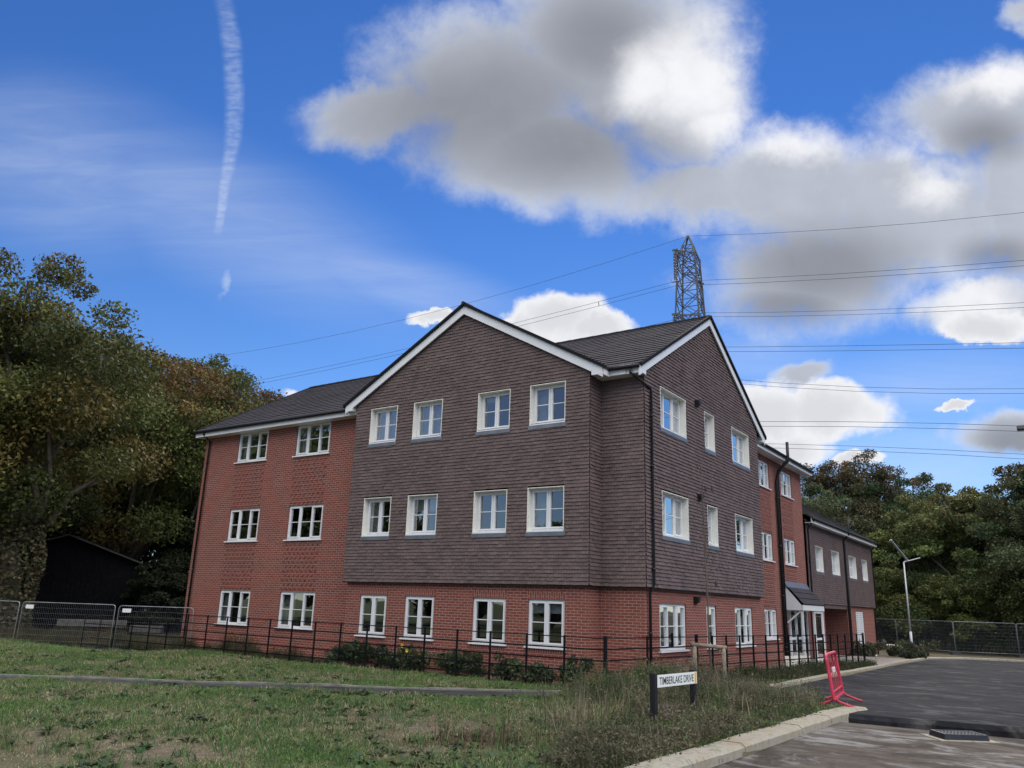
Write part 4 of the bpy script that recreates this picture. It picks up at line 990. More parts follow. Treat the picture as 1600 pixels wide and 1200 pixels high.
for i, (c, L, rz, lb) in enumerate((((-27.2,3.0,.35), 3.0, .9, 'long grey timber beam lying on rubble behind the mesh fence'), ((-25.2,4.6,.15), 1.6, .5, 'short grey timber baulk behind the mesh fence, nearer the barn'))):
    R = Matrix.Rotation(rz, 3, 'Z'); c = Vector(c); m = MB(); m.box(-L/2, L/2, -.15, .15, -.1, .22, lambda a, b, z: c+R @ Vector((a, b, z)))
    tag(m.build('timber_baulk', mat('grey_old_timber', (.085,.078,.07), .95, vary=.4, vscale=6), bevel=.02), lb, 'timber', 'timber baulks behind the fence')

# ------------------------------------------------------------------ pylon and its lines
AXM = Vector((-.10, .995, 0)).normalized(); LN = Vector((.995, .10, 0)).normalized(); PC = Vector((-20.06, 62.24, 0))
def pylon():
    root = empty('electricity_pylon', PC, label='dark steel lattice electricity pylon rising behind the right hand roof ridge', cat='pylon')
    m = MB()
    def hw(z): return float(np.interp(z, [0, 22, 31, 40.6, 41.5, 43.95], [4.2, 1.75, 1.45, 1.02, .95, .06]))
    def C(i, z): s = hw(z); return PC+AXM*(s*(1 if i in (1, 2) else -1))+LN*(s*(1 if i in (2, 3) else -1))+Vector((0,0,z))
    lev = [0, 5.5, 10.5, 14.8, 18.6, 22]+list(np.arange(24, 41, 1.95))+[41.2, 42.6, 43.95]
    for a, b in zip(lev, lev[1:]):
        for i in range(4):
            j = (i+1) % 4; m.bar(C(i, a), C(i, b), .15 if a < 40 else .11); m.bar(C(i, a), C(j, b), .075); m.bar(C(j, a), C(i, b), .075); 
            m.bar(C(i, b), C(j, b), .07)
    m.build('tower', STEEL, root)
    for z, L in ((39.95, 5.25), (32.2, 6.0), (24.2, 5.5)):
        for sg in (-1, 1):
            m = MB(); s = hw(z); tip = PC+AXM*sg*L+Vector((0,0,z)); 
            rb = [PC+AXM*sg*s+LN*t*s+Vector((0,0,z+q)) for t in (-1, 1) for q in (0, 1.25)]
            for p in rb: m.bar(p, tip, .10)
            nseg = 5
            for k in range(nseg):
                f0, f1 = k/nseg, (k+1)/nseg
                for a, b in ((0, 1), (2, 3), (0, 2), (1, 3)):
                    m.bar(rb[a].lerp(tip, f0), rb[b].lerp(tip, f1), .05); 
            m.bar(tip-LN*.3, tip+LN*.3, .14, .2)
            arm = m.build('cross_arm', STEEL, root)
            m = MB(); h = 3.75
            for o in (-.10, .10):
                n = 18
                for k in range(n): zz = z-.25-(h-.5)*k/n; m.tube([tip+LN*o+Vector((0,0,zz-z)), tip+LN*o+Vector((0,0,zz-z-.11))], [.05, .14], 6)
                m.tube([tip+LN*o, tip+LN*o-Vector((0,0,h))], .03, 5)
            m.bar(tip-LN*.4-Vector((0,0,h)), tip+LN*.4-Vector((0,0,h)), .1); m.bar(tip-LN*.45-Vector((0,0,h)), tip-LN*.6-Vector((0,0,h-.5)), .05)
            m.build('insulator', mat('insulator_grey', (.16,.17,.18), .35), arm)
pylon()
def line(label, start, cr, cl, pair, r=.021):
    """conductor(s) through the pylon attachment point; heights z = z0 + a*s + b*s^2 along the line both ways"""
    root_pts = []
    def pt(s):
        a, b = cr if s >= 0 else cl; t = abs(s); return start+LN*s+Vector((0,0,a*t+b*t*t))
    ss = [-170+i*10 for i in range(0, 17)]+[i*8 for i in range(0, 18)]
    o = empty('power_line', start, label=label, cat='power line', group='overhead power lines hung from the pylon')
    for off, dz in (((-.12, 0.), (.12, -.42)) if pair else ((0, 0),)):
        m = MB(); m.tube([pt(s)+AXM*off+Vector((0,0,dz)) for s in ss], r, 4); m.build('conductor', WIRE, o)
    if pair:
        for s in (-9, 58, -70):
            m = MB(); p = pt(s); m.bar(p-AXM*.12+Vector((0,0,.03)), p+AXM*.12-Vector((0,0,.45)), .05, .07); m.build('spacer', WIRE, o)
LINES = [('single thin earth wire from the very top of the pylon', (-20.06, 62.24, 43.95), (-0.18194631298997418, 0.0015945996606365341), (-0.1549667952052846, 0.001129948847275536), False),
         ('highest twin conductor line, on the near arm of the pylon', (-19.535, 57.016, 36.2), (-0.14047692775195877, 0.0009616219509816689), (-0.10906783771434646, 0.0005510298279097505), True),
         ('second twin conductor line down, crossing the grey cloud right of the pylon', (-20.585, 67.464, 36.2), (-0.15056455676329264, 0.0010044393921399735), (-0.10906783771434646, 0.0005510298279097505), True),
         ('third twin conductor line down, just above the right hand gable', (-19.46, 56.27, 28.45), (-0.12452110574321333, 0.00032109217270306494), (-0.10906783771434646, 0.0005510298279097505), True),
         ('fourth twin conductor line down, along the top of the low white cumulus', (-20.66, 68.21, 28.45), (-0.2131389651681525, 0.0020764168973003583), (-0.10906783771434646, 0.0005510298279097505), True),
         ('fifth twin conductor line down, across the middle of the white cumulus', (-19.51, 56.768, 20.45), (-0.054136542166566375, -0.0011654122554311593), (-0.10906783771434646, 0.0005510298279097505), True),
         ('lowest twin conductor line, just over the tree tops at right', (-20.61, 67.712, 20.45), (-0.07424120207561717, -0.0009597637058635328), (-0.10906783771434646, 0.0005510298279097505), True)]
for lb, st_, cr, cl, pr in LINES: line(lb, Vector(st_), cr, cl, pr)

# ------------------------------------------------------------------ vegetation
def leaves(rng, centers, radii, n, size, pal, lobe_mix, top_pal=None, zr=None, flat=.6):
    K = len(centers); w = radii**2; idx = rng.choice(K, n, p=w/w.sum())
    d = rng.normal(size=(n, 3)); d /= np.linalg.norm(d, axis=1)[:, None]
    rad = radii[idx]*np.clip(rng.normal(.84, .2, n), .05, 1.22)
    d[:, 2] *= flat
    p = centers[idx]+d*rad[:, None]
    a = rng.normal(size=(n, 3)); a /= np.linalg.norm(a, axis=1)[:, None]
    b = np.cross(a, rng.normal(size=(n, 3))); b /= np.linalg.norm(b, axis=1)[:, None]
    s = size*rng.uniform(.35, 1.55, n)[:, None]
    v = np.stack([p-a*s, p+b*s*.55-a*s*.1, p+a*s, p-b*s*.55-a*s*.1], 1).reshape(-1, 3)
    pal = np.array(pal); lobe_tone = rng.uniform(.7, 1.45, K)[idx][:, None]; c = pal[lobe_mix[idx]]*rng.uniform(.65, 1.35, n)[:, None]*lobe_tone*1.45
    if top_pal is not None:
        t = np.clip((p[:, 2]-zr[0])/(zr[1]-zr[0]), 0, 1)**1.4; pick = rng.random(n) < t*.85
        c[pick] = np.array(top_pal)[rng.integers(0, len(top_pal), pick.sum())]*rng.uniform(.8, 1.7, pick.sum())[:, None]
    return v, c
def limb(m, a, b, r0, r1, rnd, bend=.12):
    a = Vector(a); b = Vector(b); L = (b-a).length
    pts = [a.lerp(b, t)+Vector((rnd.uniform(-1,1), rnd.uniform(-1,1), rnd.uniform(-.3,.6)))*L*bend*math.sin(math.pi*t) for t in (0, .25, .5, .75, 1)]
    m.tube(pts, [r0+(r1-r0)*t for t in (0, .25, .5, .75, 1)], 7)
def make_tree(label, loc, H, R, tr, n, size, pal, seed, name='oak_tree', top_pal=None, base=.22, K=30, lean=(0,0), cat='tree', group=None, lobe=(.26,.42), kind=None, trunk_base=None):
    rng = np.random.default_rng(seed); rnd = random.Random(seed)
    root = empty(name, loc, label=label, cat=cat, group=group)
    cz = H*(base+1)/2; rz = H*(1-base)/2
    K = int(K*1.45); d = rng.normal(size=(K, 3)); d /= np.linalg.norm(d, axis=1)[:, None]; sh = rng.uniform(.3, .80, K)
    cen = d*(sh+.12)[:, None]*np.array([R, R, rz*.92])+np.array([lean[0], lean[1], cz])
    rad = rng.uniform(*lobe, K)*R*.74
    k2 = K//2; dd = rng.normal(size=(k2, 3)); dd[:, 2] = np.abs(dd[:, 2])*.8; dd /= np.linalg.norm(dd, axis=1)[:, None]      # small sprigs round the outline
    cen = np.vstack([cen, dd*rng.uniform(.84, 1.0, k2)[:, None]*np.array([R, R, rz])+np.array([lean[0], lean[1], cz])]); rad = np.concatenate([rad, rng.uniform(.10, .17, k2)*R])
    v, c = leaves(rng, cen, rad, int(n*4.2), size*.46, pal, rng.integers(0, len(pal), len(cen)), top_pal, (H*.45, H))
    np_mesh('crown', v, 4, LEAF, c, root)
    m = MB(); fork = H*base*1.15; tb = trunk_base or 0
    m.tube([(0,0,-.8), (0,0,0), (lean[0]*.15, lean[1]*.15, fork*.5), (lean[0]*.3, lean[1]*.3, fork)], [tr*1.35, tr*1.15, tr*.95, tr*.85], 12)
    f = (lean[0]*.3, lean[1]*.3, fork*.93)
    for i in np.argsort(-rad)[:min(K, 22)]:
        e = cen[i]; mid = (np.array(f)+e)/2; limb(m, f, e, tr*.40, tr*.07, rnd)
        for _ in range(2):
            q = Vector(mid).lerp(Vector(e), rnd.uniform(0, .5)); limb(m, q, Vector(e)+Vector((rnd.uniform(-1,1), rnd.uniform(-1,1), rnd.uniform(-.5,1)))*rad[i]*.9, tr*.12, tr*.025, rnd)
    o = m.build('trunk', BARK, None, smooth=True); o.parent = root
    return root
G1 = [(.042,.052,.014), (.034,.043,.012), (.056,.058,.016), (.078,.062,.018)]
G1 = [tuple(v*1.4 for v in q) for q in G1]
GD = [(.014,.019,.007), (.017,.021,.008), (.012,.016,.007)]  # understorey leaves: shade under the canopy is put into these darker colours
G2 = [(.042,.058,.02), (.054,.068,.022), (.066,.07,.022)]
OR = [(.12,.055,.022), (.10,.065,.022), (.085,.04,.02)]
make_tree('big autumn oak with ivy covered trunk at the left edge', (-29.6,.4,-.4), 19.2, 7.6, .55, 34000, .21, G1, 1, top_pal=[(.075,.052,.018), (.06,.056,.018), (.05,.056,.016)], base=.20, K=44, lean=(-2.0,-1.8), group=None)
make_tree('olive green oak rising behind the black barn roof', (-38.5,10.5,-.4), 19.0, 8.0, .5, 26000, .22, G1, 2, top_pal=OR, base=.16, K=40)
make_tree('dark green oak in the middle of the left tree row', (-40.5,16.,-.4), 19.7, 7.2, .45, 24000, .22, G2, 3, top_pal=G1, base=.14, K=38)
make_tree('russet topped oak between the dark oak and the brick wing', (-41.5,21.,-.4), 19.4, 6.6, .45, 22000, .22, [(.05,.052,.018), (.07,.055,.02)], 4, top_pal=OR, base=.14, K=36)
make_tree('orange brown oak just left of the wing roof', (-41.0,26.5,-.4), 18.6, 6.6, .42, 22000, .22, [(.07,.055,.02), (.055,.052,.018)], 5, top_pal=OR, base=.14, K=36)
make_tree('tall golden olive oak filling the row between the edge oak and the barn', (-46.5,10.,-.4), 21.2, 7.6, .45, 26000, .22, G1, 14, top_pal=[(.10,.062,.022), (.08,.06,.02)], base=.2, K=40)
make_tree('far pale oak peeping over the wing roof edge', (-45.0,33,-.4), 18.2, 6.6, .4, 20000, .24, G1, 6, top_pal=OR, base=.14, K=30)
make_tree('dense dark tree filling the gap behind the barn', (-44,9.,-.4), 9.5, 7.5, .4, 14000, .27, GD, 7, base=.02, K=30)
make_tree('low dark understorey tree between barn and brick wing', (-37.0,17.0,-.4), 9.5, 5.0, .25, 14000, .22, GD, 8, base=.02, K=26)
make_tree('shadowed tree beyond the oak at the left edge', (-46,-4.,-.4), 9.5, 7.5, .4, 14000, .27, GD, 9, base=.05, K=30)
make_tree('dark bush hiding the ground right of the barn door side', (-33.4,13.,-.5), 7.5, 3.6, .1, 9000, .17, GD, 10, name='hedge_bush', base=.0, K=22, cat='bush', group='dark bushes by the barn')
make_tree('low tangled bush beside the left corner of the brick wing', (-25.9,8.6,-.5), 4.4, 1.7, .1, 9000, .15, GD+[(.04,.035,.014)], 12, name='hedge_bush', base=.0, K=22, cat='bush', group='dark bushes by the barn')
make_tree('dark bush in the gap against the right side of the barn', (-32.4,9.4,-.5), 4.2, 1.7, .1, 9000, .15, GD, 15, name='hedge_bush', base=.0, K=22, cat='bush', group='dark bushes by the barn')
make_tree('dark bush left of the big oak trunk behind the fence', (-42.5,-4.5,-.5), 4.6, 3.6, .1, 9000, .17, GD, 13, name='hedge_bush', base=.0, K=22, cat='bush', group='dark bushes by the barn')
# ivy on the big trunk
rng = np.random.default_rng(77); nl = 5200; th = rng.uniform(0, 6.28, nl); zz = rng.uniform(-.2, 5.6, nl); rr = .62+.28*rng.random(nl)+.25*np.exp(-((zz-3.6)/1.2)**2)
p = np.stack([-29.6+np.cos(th)*rr-.03*zz, .4+np.sin(th)*rr-.03*zz, zz-.4], 1); a = rng.normal(size=(nl,3)); a /= np.linalg.norm(a, axis=1)[:, None]; b = np.cross(a, rng.normal(size=(nl,3))); b /= np.linalg.norm(b, axis=1)[:, None]; s = .10
tag(np_mesh('ivy', np.stack([p-a*s, p+b*s*.7, p+a*s, p-b*s*.7], 1).reshape(-1, 3), 4, LEAF, np.array([(.10,.09,.045), (.15,.115,.065), (.07,.078,.035)])[rng.integers(0, 3, nl)]*rng.uniform(.6, 1.3, nl)[:, None]), 'brownish ivy clinging to the leaning oak trunk at left', 'ivy')
# trees across the lawn behind the viewer: the photograph shows them in the window glass
src = make_tree('tree across the lawn, showing only as a reflection in the front windows', (-24,-42,-.3), 11., 5.2, .3, 9000, .3, G2, 21, name='reflected_tree', base=.06, K=24, group='trees mirrored in the windows')
for q, (x, y, k) in enumerate(((-33,-38,.9), (-43,-30,1.5), (-16,-45,.8), (-8,-48,1.), (-39,-19,1.75), (-47,-24,1.9), (-52,-16,1.9), (0,-50,.85))): copy_tree(src, loc=(x, y, -.3), rz=q*1.3, sc=k)
# wood on the right
RT = [((-6.8,54.5), 13.6, 5.2, [(.03,.042,.016), (.04,.04,.016)], None, 'dark tree peeping over the annex roof ridge'),
      ((-5.4,60.), 17.0, 6.2, [(.028,.036,.014), (.05,.042,.02)], OR, 'tall open dark oak with rusty top above the annex roof'),
      ((-3.2,62.5), 17.6, 6.2, [(.03,.036,.014), (.048,.042,.02)], OR, 'tallest rounded oak crown right of the annex gable'),
      ((-.5,61.), 15.4, 5.2, [(.03,.04,.014), (.04,.045,.016)], None, 'dark oak sloping down right of the tallest crown'),
      ((2.9,54.), 12.6, 5.0, [(.085,.088,.024), (.07,.078,.022), (.06,.066,.02)], [(.10,.07,.03), (.10,.095,.03)], 'yellow green ash tree behind the solar lamp'),
      ((5.1,52.), 12.4, 4.6, [(.075,.08,.022), (.06,.07,.02), (.09,.085,.03)], [(.10,.08,.03)], 'loose yellow green tree right of the solar lamp'),
      ((7.0,56.), 12.6, 5.0, [(.042,.05,.016), (.055,.06,.02)], None, 'mid green tree set back in the right hand wood'),
      ((9.2,52.5), 12.9, 4.6, [(.03,.04,.015), (.04,.045,.016)], [(.07,.05,.02)], 'dark rising tree near the right edge of the wood'),
      ((11.8,47.), 14.2, 5.2, [(.03,.038,.014), (.045,.045,.018)], [(.08,.05,.02)], 'tall dark tree cut by the right edge of the picture'),
      ((13.8,51.), 15.0, 5.6, [(.03,.038,.014), (.045,.045,.018)], None, 'dark tree beyond the right edge lamp')]
for i, ((x, y), H, R, pal, tp, lb) in enumerate(RT):
    pal = [(q[0]*1.25, q[1]*1.5, q[2]*1.7) for q in pal]; tp = [tuple(v*.8 for v in q) for q in tp] if tp else None
    make_tree(lb, (x, y, -.3), H, R, .3, 17000, .20, pal, 30+i, name='woodland_tree', top_pal=tp, base=.10, K=34, group='trees of the wood on the right', lobe=(.24,.40))
UB = [((.9,48.4), 3.8, 2.3, G2, 'small dark bush close behind the fence left of the lamp column'), ((-1.5,50.), 7.2, 4.2, G2, 'low dark bush behind the annex end'), ((2.2,49.), 6.0, 3.8, G2, 'dark undergrowth bush behind the lamp column foot'), ((5.6,46.5), 5.0, 2.6, [(.07,.08,.022), (.06,.07,.02)], 'bright yellow green bush behind the mesh fence'),
      ((8.3,46.8), 6.8, 3.6, G2, 'dark bush right of the bright bush'), ((11.5,45.), 7.5, 3.8, [(.045,.052,.016), (.03,.04,.015)], 'bushy dark shrub mass at the right edge'), ((-4.8,49.5), 8.2, 4.2, G2, 'dark bush showing beside the annex wall')]
for i, ((x, y), H, R, pal, lb) in enumerate(UB):
    make_tree(lb, (x, y, -.4), H, R, .12, 11000, .17, pal, 60+i, name='woodland_bush', base=.0, K=26, cat='bush', group='bushes at the foot of the wood', lobe=(.28,.45))
# shrubs in the bed behind the railing
def shrub(label, loc, h, r, n, pal, seed, size=.045, group='shrubs in the bed along the front wall', extra=None):
    rng = np.random.default_rng(seed); K = 12
    cen = rng.normal(size=(K, 3))*np.array([r*.42, r*.36, h*.16])+np.array([0, 0, h*.5]); rad = rng.uniform(.25, .45, K)*min(r, h)
    v, c = leaves(rng, cen, rad, n, size, pal, rng.integers(0, len(pal), K), flat=.9)
    v[:, 2] = np.maximum(v[:, 2], .0)
    root = empty('shrub', loc, label=label, cat='shrub', group=group)
    np_mesh('foliage', v, 4, LEAF, c, root)
    m = MB(); rnd = random.Random(seed)
    for i in range(9): e = Vector(cen[i % K])+Vector((rnd.uniform(-.1,.1), rnd.uniform(-.1,.1), rnd.uniform(.0,.25)))*h; m.tube([(rnd.uniform(-.05,.05), rnd.uniform(-.05,.05), -.05), tuple(e*.5+Vector((0,0,.05))), tuple(e)], [.012, .008, .004], 4)
    o = m.build('stems', BARK); o.parent = root
    if extra:
        m = MB(); 
        for q in range(extra): 
            pth = Vector((rnd.uniform(-r,r)*.5, -r*.35, h*rnd.uniform(.75,1.05)))
            for k in range(5): an = k*1.256; m.poly([pth, pth+Vector((math.cos(an-.5)*.05, -.02, math.sin(an-.5)*.05)), pth+Vector((math.cos(an)*.065, -.03, math.sin(an)*.065)), pth+Vector((math.cos(an+.5)*.05, -.02, math.sin(an+.5)*.05))])
        o = m.build('bloom', mat('yellow_petal', (.80,.50,.03), .6), recalc=False); o.parent = root
    return root
SP = [(.028,.042,.02), (.022,.032,.018), (.04,.05,.024)]
SH = [(-6.6,-.55,.62,.62,'dark leafy shrub below the first gable window from the left',0), (-5.7,-.5,.72,.6,'taller dark shrub left of the yellow rose',0), (-4.75,-.5,.6,.55,'wiry shrub between two front railing posts',0), (-3.85,-.5,.68,.6,'rose bush with yellow blooms below the second gable window',3),
      (-2.6,-.48,.66,.62,'round dark shrub left of the third gable window',0), (-1.75,-.5,.62,.55,'dark shrub directly below the third gable window',0), (-.55,-.5,.6,.5,'small dark shrub between third and fourth gable windows',0), (.35,-.5,.5,.55,'lowest spreading shrub below the fourth gable window',0), (1.35,-.5,.66,.35,'slim upright shrub near the gable corner',0)]
for i, (x, y, h, r, lb, ex) in enumerate(SH): shrub(lb, (x, y, .0), h, r, 1500, SP, 100+i, extra=ex)
SA = [(2.7,27.6,.7,.8,'dark round shrub by the annex pipe'), (3.2,31.,.6,1.0,'low shrub in front of the annex end wall'), (3.9,33.6,.8,1.1,'spreading shrub beside the lamp column'), (3.4,36.5,.8,1.2,'large shrub right of the lamp column'), (4.55,28.6,.5,.9,'low wide shrub on the kerb bed by the road')]
for i, (x, y, h, r, lb) in enumerate(SA): shrub(lb, (x, y, float(slope(y))), h, r, 1800, [(.04,.045,.024), (.055,.052,.03), (.03,.038,.02)], 130+i, .06, 'shrubs in front of the annex')

# ------------------------------------------------------------------ grass, weeds
def inside_view(x, y, m=.06):
    dx, dy = x-CAM[0], y-CAM[1]; fx_, fy_ = math.sin(YAW), math.cos(YAW)
    f = dx*fx_+dy*fy_; r = dx*fy_-dy*fx_
    return (f > 5.5) & (np.abs(r) < f*(.665+m)+.5)
def blades(x, y, h, w, lean, rng, col, z=None):
    n = len(x); th = rng.uniform(0, 6.283, n); ph = rng.uniform(0, 6.283, n)
    z = height(x, y)-.02 if z is None else z
    b = np.stack([x, y, z], 1); sx = np.stack([np.cos(th)*w, np.sin(th)*w, np.zeros(n)], 1)
    ln = np.stack([np.cos(ph)*lean*h, np.sin(ph)*lean*h, np.zeros(n)], 1); up = np.stack([np.zeros(n), np.zeros(n), h], 1)
    mid = b+up*.55+ln*.35; tip = b+up*(1-.35*lean[:, None]**2)+ln
    # two faces per blade: base quad, and a tip quad folded to a point
    q1 = np.stack([b-sx, b+sx, mid+sx*.75, mid-sx*.75], 1); q2 = np.stack([mid-sx*.75, mid+sx*.75, tip+sx*.1, tip-sx*.1], 1)
    return np.concatenate([q1, q2], 1).reshape(-1, 3), np.repeat(col, 2, 0)
def lawn():
    rng = np.random.default_rng(11); N = 1500000
    f = 5.5+34*rng.random(N)**1.55; r = (rng.random(N)*2-1)*(f*.72+.5)
    fx_, fy_ = math.sin(YAW), math.cos(YAW); x = CAM[0]+f*fx_+r*fy_; y = CAM[1]+f*fy_-r*fx_
    ok = (~on_road(x, y, -.34)) & (~in_path(x, y)) & (y < 16) & (x > -34)
    ok &= ~((y > -.15) & (x > -17.) & (x < 3.1)); ok &= ~((x > -7) & (x < 3) & (y > -.85))
    ok &= ~((x < -17) & (y > 1.5))
    pat = fbm(x, y, .42, 21); pat2 = fbm(x, y, 1.6, 33); bare = fbm(x, y, .5, 51)
    bareness = sstep(.50, .66, bare+.25*(pat2-.5))
    # the trodden brown corner at the bottom left and the worn middle
    nearc = np.exp(-(((x-1.5)/2.6)**2+((y+13.2)/1.6)**2)); nearc += .5*np.exp(-(((x-3.5)/2.2)**2+((y+8.3)/1.8)**2))
    bareness = np.clip(bareness*.42+nearc*.8, 0, .84)
    ok &= rng.random(N) > bareness
    keep = rng.random(N) < np.clip(.28+.9*pat, .2, 1)*np.where(y > -1.2, .5, 1)
    ok &= keep
    x, y, pat, pat2, bareness, f = (a[ok] for a in (x, y, pat, pat2, bareness, f)); n = len(x)
    if n > 380000: s = rng.choice(n, 380000, replace=False); x, y, pat, pat2, bareness, f = (a[s] for a in (x, y, pat, pat2, bareness, f)); n = 380000
    h = (.035+.11*pat2**1.5*rng.uniform(.5, 1.5, n))*(1-.55*bareness)*(1+.5*sstep(.55, .75, pat)); h = np.where(y > -2.6, h*1.2, h)
    w = .0035+.003*rng.random(n)+.00028*f; lean = rng.uniform(.15, 1.0, n)
    green = np.array([(.085,.155,.042), (.10,.17,.048), (.135,.185,.055), (.075,.14,.05)])[rng.integers(0, 4, n)]
    straw = np.array([(.34,.30,.19), (.27,.235,.14), (.20,.185,.10)])[rng.integers(0, 3, n)]
    ps = np.clip(.12+.7*bareness+1.5*(fbm(x, y, .8, 77, 5)-.5), .03, .9); pick = (rng.random(n) < ps)[:, None]
    col = np.where(pick, straw, green)*rng.uniform(.65, 1.3, n)[:, None]
    v, c = blades(x, y, h, w, lean, rng, col)
    # taller tussocks and dead thatch lying flat
    def extra(m, hh, ww, le, pals, spread, per):
        f = 6+28*rng.random(m)**1.3; r = (rng.random(m)*2-1)*(f*.72+.5); cx = CAM[0]+f*fx_+r*fy_; cy = CAM[1]+f*fy_-r*fx_
        cx = np.repeat(cx, per)+rng.normal(0, spread, m*per); cy = np.repeat(cy, per)+rng.normal(0, spread, m*per)
        pc = np.repeat(np.array(pals)[rng.integers(0, len(pals), m)]*rng.uniform(.7, 1.3, m)[:, None], per, 0)
        ok = (~on_road(cx, cy, -.42)) & (~in_path(cx, cy)) & (cy < -1.05) & (cx > -24); cx, cy, pc = cx[ok], cy[ok], pc[ok]; k = len(cx)
        return blades(cx, cy, rng.uniform(*hh, k), rng.uniform(*ww, k), rng.uniform(*le, k), rng, pc*rng.uniform(.75, 1.25, k)[:, None])
    for a in ((2600, (.08, .24), (.004, .008), (.2, .9), [(.08,.15,.045), (.06,.125,.045), (.12,.17,.06), (.20,.18,.09)], .06, 14),
              (5000, (.012, .03), (.004, .008), (2.5, 6.), [(.30,.26,.17), (.22,.18,.12), (.16,.12,.085)], .16, 9)):
        v2, c2 = extra(*a); v = np.vstack([v, v2]); c = np.vstack([c, c2])
    tag(np_mesh('grass', v, 4, GRASS, c), 'rough patchy green and straw coloured grass on the lawn before the building', 'grass', kind='stuff')
lawn()
def broadleaf():
    rng = np.random.default_rng(5); N = 5200
    f = 6+26*rng.random(N)**1.4; r = (rng.random(N)*2-1)*(f*.72+.5); fx_, fy_ = math.sin(YAW), math.cos(YAW); x = CAM[0]+f*fx_+r*fy_; y = CAM[1]+f*fy_-r*fx_
    ok = (~on_road(x, y, -.4)) & (~in_path(x, y)) & (y < -1.1) & (fbm(x, y, .6, 91) > .47); x, y = x[ok], y[ok]; V = []; C_ = []
    for i in range(len(x)):
        k = rng.integers(5, 10); L = rng.uniform(.05, .16); c = np.array([(.055,.085,.03), (.07,.10,.036), (.05,.075,.04)])[rng.integers(0, 3)]
        z = float(height(x[i], y[i]))
        for j in range(k):
            th = rng.uniform(0, 6.28); d = np.array([math.cos(th), math.sin(th), 0]); s = np.array([-d[1], d[0], 0])*L*.2; e = rng.uniform(.3, .9)
            p = np.array([x[i], y[i], z]); m_ = p+d*L*.55+np.array([0, 0, L*e*.7]); t = p+d*L+np.array([0, 0, L*e*.6])
            V += [p, m_-s, t, m_+s]; C_.append(c*rng.uniform(.7, 1.3))
    tag(np_mesh('lawn_weeds', np.array(V), 4, GRASS, np.array(C_)), 'broad leaved dock and dandelion rosettes among the grass', 'weeds', kind='stuff')
broadleaf()
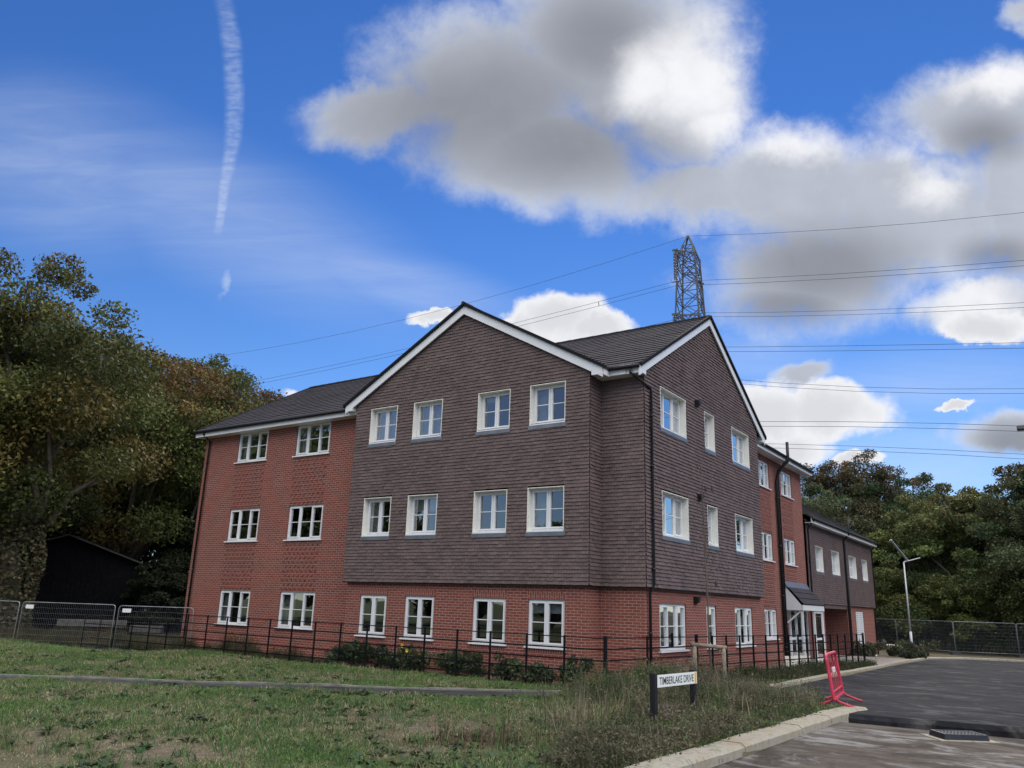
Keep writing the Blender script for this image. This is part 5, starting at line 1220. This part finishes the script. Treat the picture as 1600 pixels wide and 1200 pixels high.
def scrub():
    rng = np.random.default_rng(8); V = []; C_ = []
    def patch(n, gen, hmin, hmax, pals, wmul=1., leafy=.5):
        x, y = gen(n); ok = (~on_road(x, y, -.30)) & ~((x < 3.0) & (y > -.6) & (x > -17)); x, y = x[ok], y[ok]; n = len(x)
        cl = fbm(x, y, 1.1, 15); h = hmin+(hmax-hmin)*np.clip(cl*2.2-.6, 0, 1)*rng.uniform(.35, 1.25, n)
        h = h*(1-.72*np.exp(-(((x-6.15)/.95)**2+((y+5.9)/1.7)**2)))
        pm = np.clip((fbm(x, y, .9, 44, 5)*1.9-.45)*len(pals)+rng.normal(0, .9, n), 0, len(pals)-1).astype(int); tone = (.35+1.3*fbm(x, y, 1.9, 52))[:, None]
        col = np.array(pals)[pm]*rng.uniform(.6, 1.35, n)[:, None]*tone
        v, c = blades(x, y, h, (.003+.004*rng.random(n))*wmul, rng.uniform(.05, .55, n), rng, col); V.append(v); C_.append(c)
        k = int(n*leafy*6); i = rng.integers(0, n, k); t = rng.uniform(.15, .95, k)
        p = np.stack([x[i]+rng.normal(0, .06, k), y[i]+rng.normal(0, .06, k), height(x[i], y[i])+h[i]*t], 1)
        a = rng.normal(size=(k,3)); a /= np.linalg.norm(a, axis=1)[:, None]; b = np.cross(a, rng.normal(size=(k,3))); b /= np.linalg.norm(b, axis=1)[:, None]; s = rng.uniform(.012, .032, k)[:, None]
        V.append(np.stack([p-a*s, p+b*s*.45, p+a*s, p-b*s*.45], 1).reshape(-1, 3)); C_.append(np.array(pals)[pm[i]]*rng.uniform(.5, 1.1, k)[:, None]*tone[i])
    br = [(.13,.12,.07), (.16,.135,.09), (.10,.12,.052), (.075,.115,.04), (.11,.14,.05), (.21,.18,.13)]
    def main(n):
        t = rng.random(n); yy = -9.5+10.1*t; w = np.interp(yy, [-9.5,-7,-4.5,-1.5,.5,1.7], [.8,1.5,2.2,2.5,2.1,.9])
        xr_ = near_kerb_x(yy)-.02-.35*(yy > -1.2); x = xr_-w*rng.random(n)**.9; return x, yy+rng.normal(0, .15, n)
    patch(19000, main, .06, .56, br, 1.0, .7)
    def corner(n): return rng.normal(3.7, .6, n), rng.normal(-.6, 1.3, n)
    patch(9000, corner, .15, .80, br, 1.0, .8)
    def stalks(n): t = rng.random(n); yy = -8.5+8.5*t; return near_kerb_x(yy)-.4-2.2*rng.random(n), yy
    patch(420, stalks, .6, 1.05, [(.22,.18,.12), (.16,.12,.09)], 1.2, .3)
    def side(n):
        y = rng.uniform(2, 17, n); return 2.95+(y-3.6)*.1295+rng.normal(.35, .45, n), y
    patch(9000, side, .08, .42, [(.05,.07,.026), (.04,.055,.022), (.07,.07,.035)], 1.2, .7)
    def wing(n): return rng.uniform(-20, -6.8, n), np.clip(rng.normal(-.42, .22, n), -.93, .1)
    patch(16000, wing, .12, .75, [(.09,.08,.045), (.06,.066,.03), (.045,.055,.026), (.12,.10,.06)], 1.6, .6)
    def leftrough(n): return rng.uniform(-30, -17, n), rng.uniform(-.7, 2.8, n)
    patch(12000, leftrough, .2, .7, [(.085,.065,.035), (.06,.06,.03), (.045,.05,.024)], 2.0, .5)
    def tufts(n): c = rng.integers(0, 26, n); cx = np.random.default_rng(3).uniform(0, 1, (26, 2)); yy = -9+9.5*cx[c, 0]; return near_kerb_x(yy)-.35-2.4*cx[c, 1]+rng.normal(0, .24, n), yy+rng.normal(0, .24, n)
    patch(2000, tufts, .15, .6, [(.16,.17,.07), (.24,.20,.12), (.10,.15,.05), (.12,.07,.05)], 1.5, .5)
    def lip(n): yy = rng.uniform(-10.5, .4, n); return near_kerb_x(yy)+rng.normal(.03, .07, n)*(fbm(yy, yy*0, 1.3, 61)*2), yy
    patch(5200, lip, .04, .16, [(.09,.14,.045), (.12,.15,.06), (.17,.15,.09)], 1.0, .15)
    def floor(n): return rng.uniform(-6, 16, n), rng.uniform(44.8, 52, n)
    patch(14000, floor, .3, 1.3, [(.05,.06,.03), (.06,.05,.03), (.04,.05,.025)], 4.0, .4)
    tag(np_mesh('rough_weeds', np.vstack(V), 4, GRASS, np.vstack(C_)), 'tall brownish green weeds round the street sign and along the railings', 'weeds', kind='stuff')
scrub()
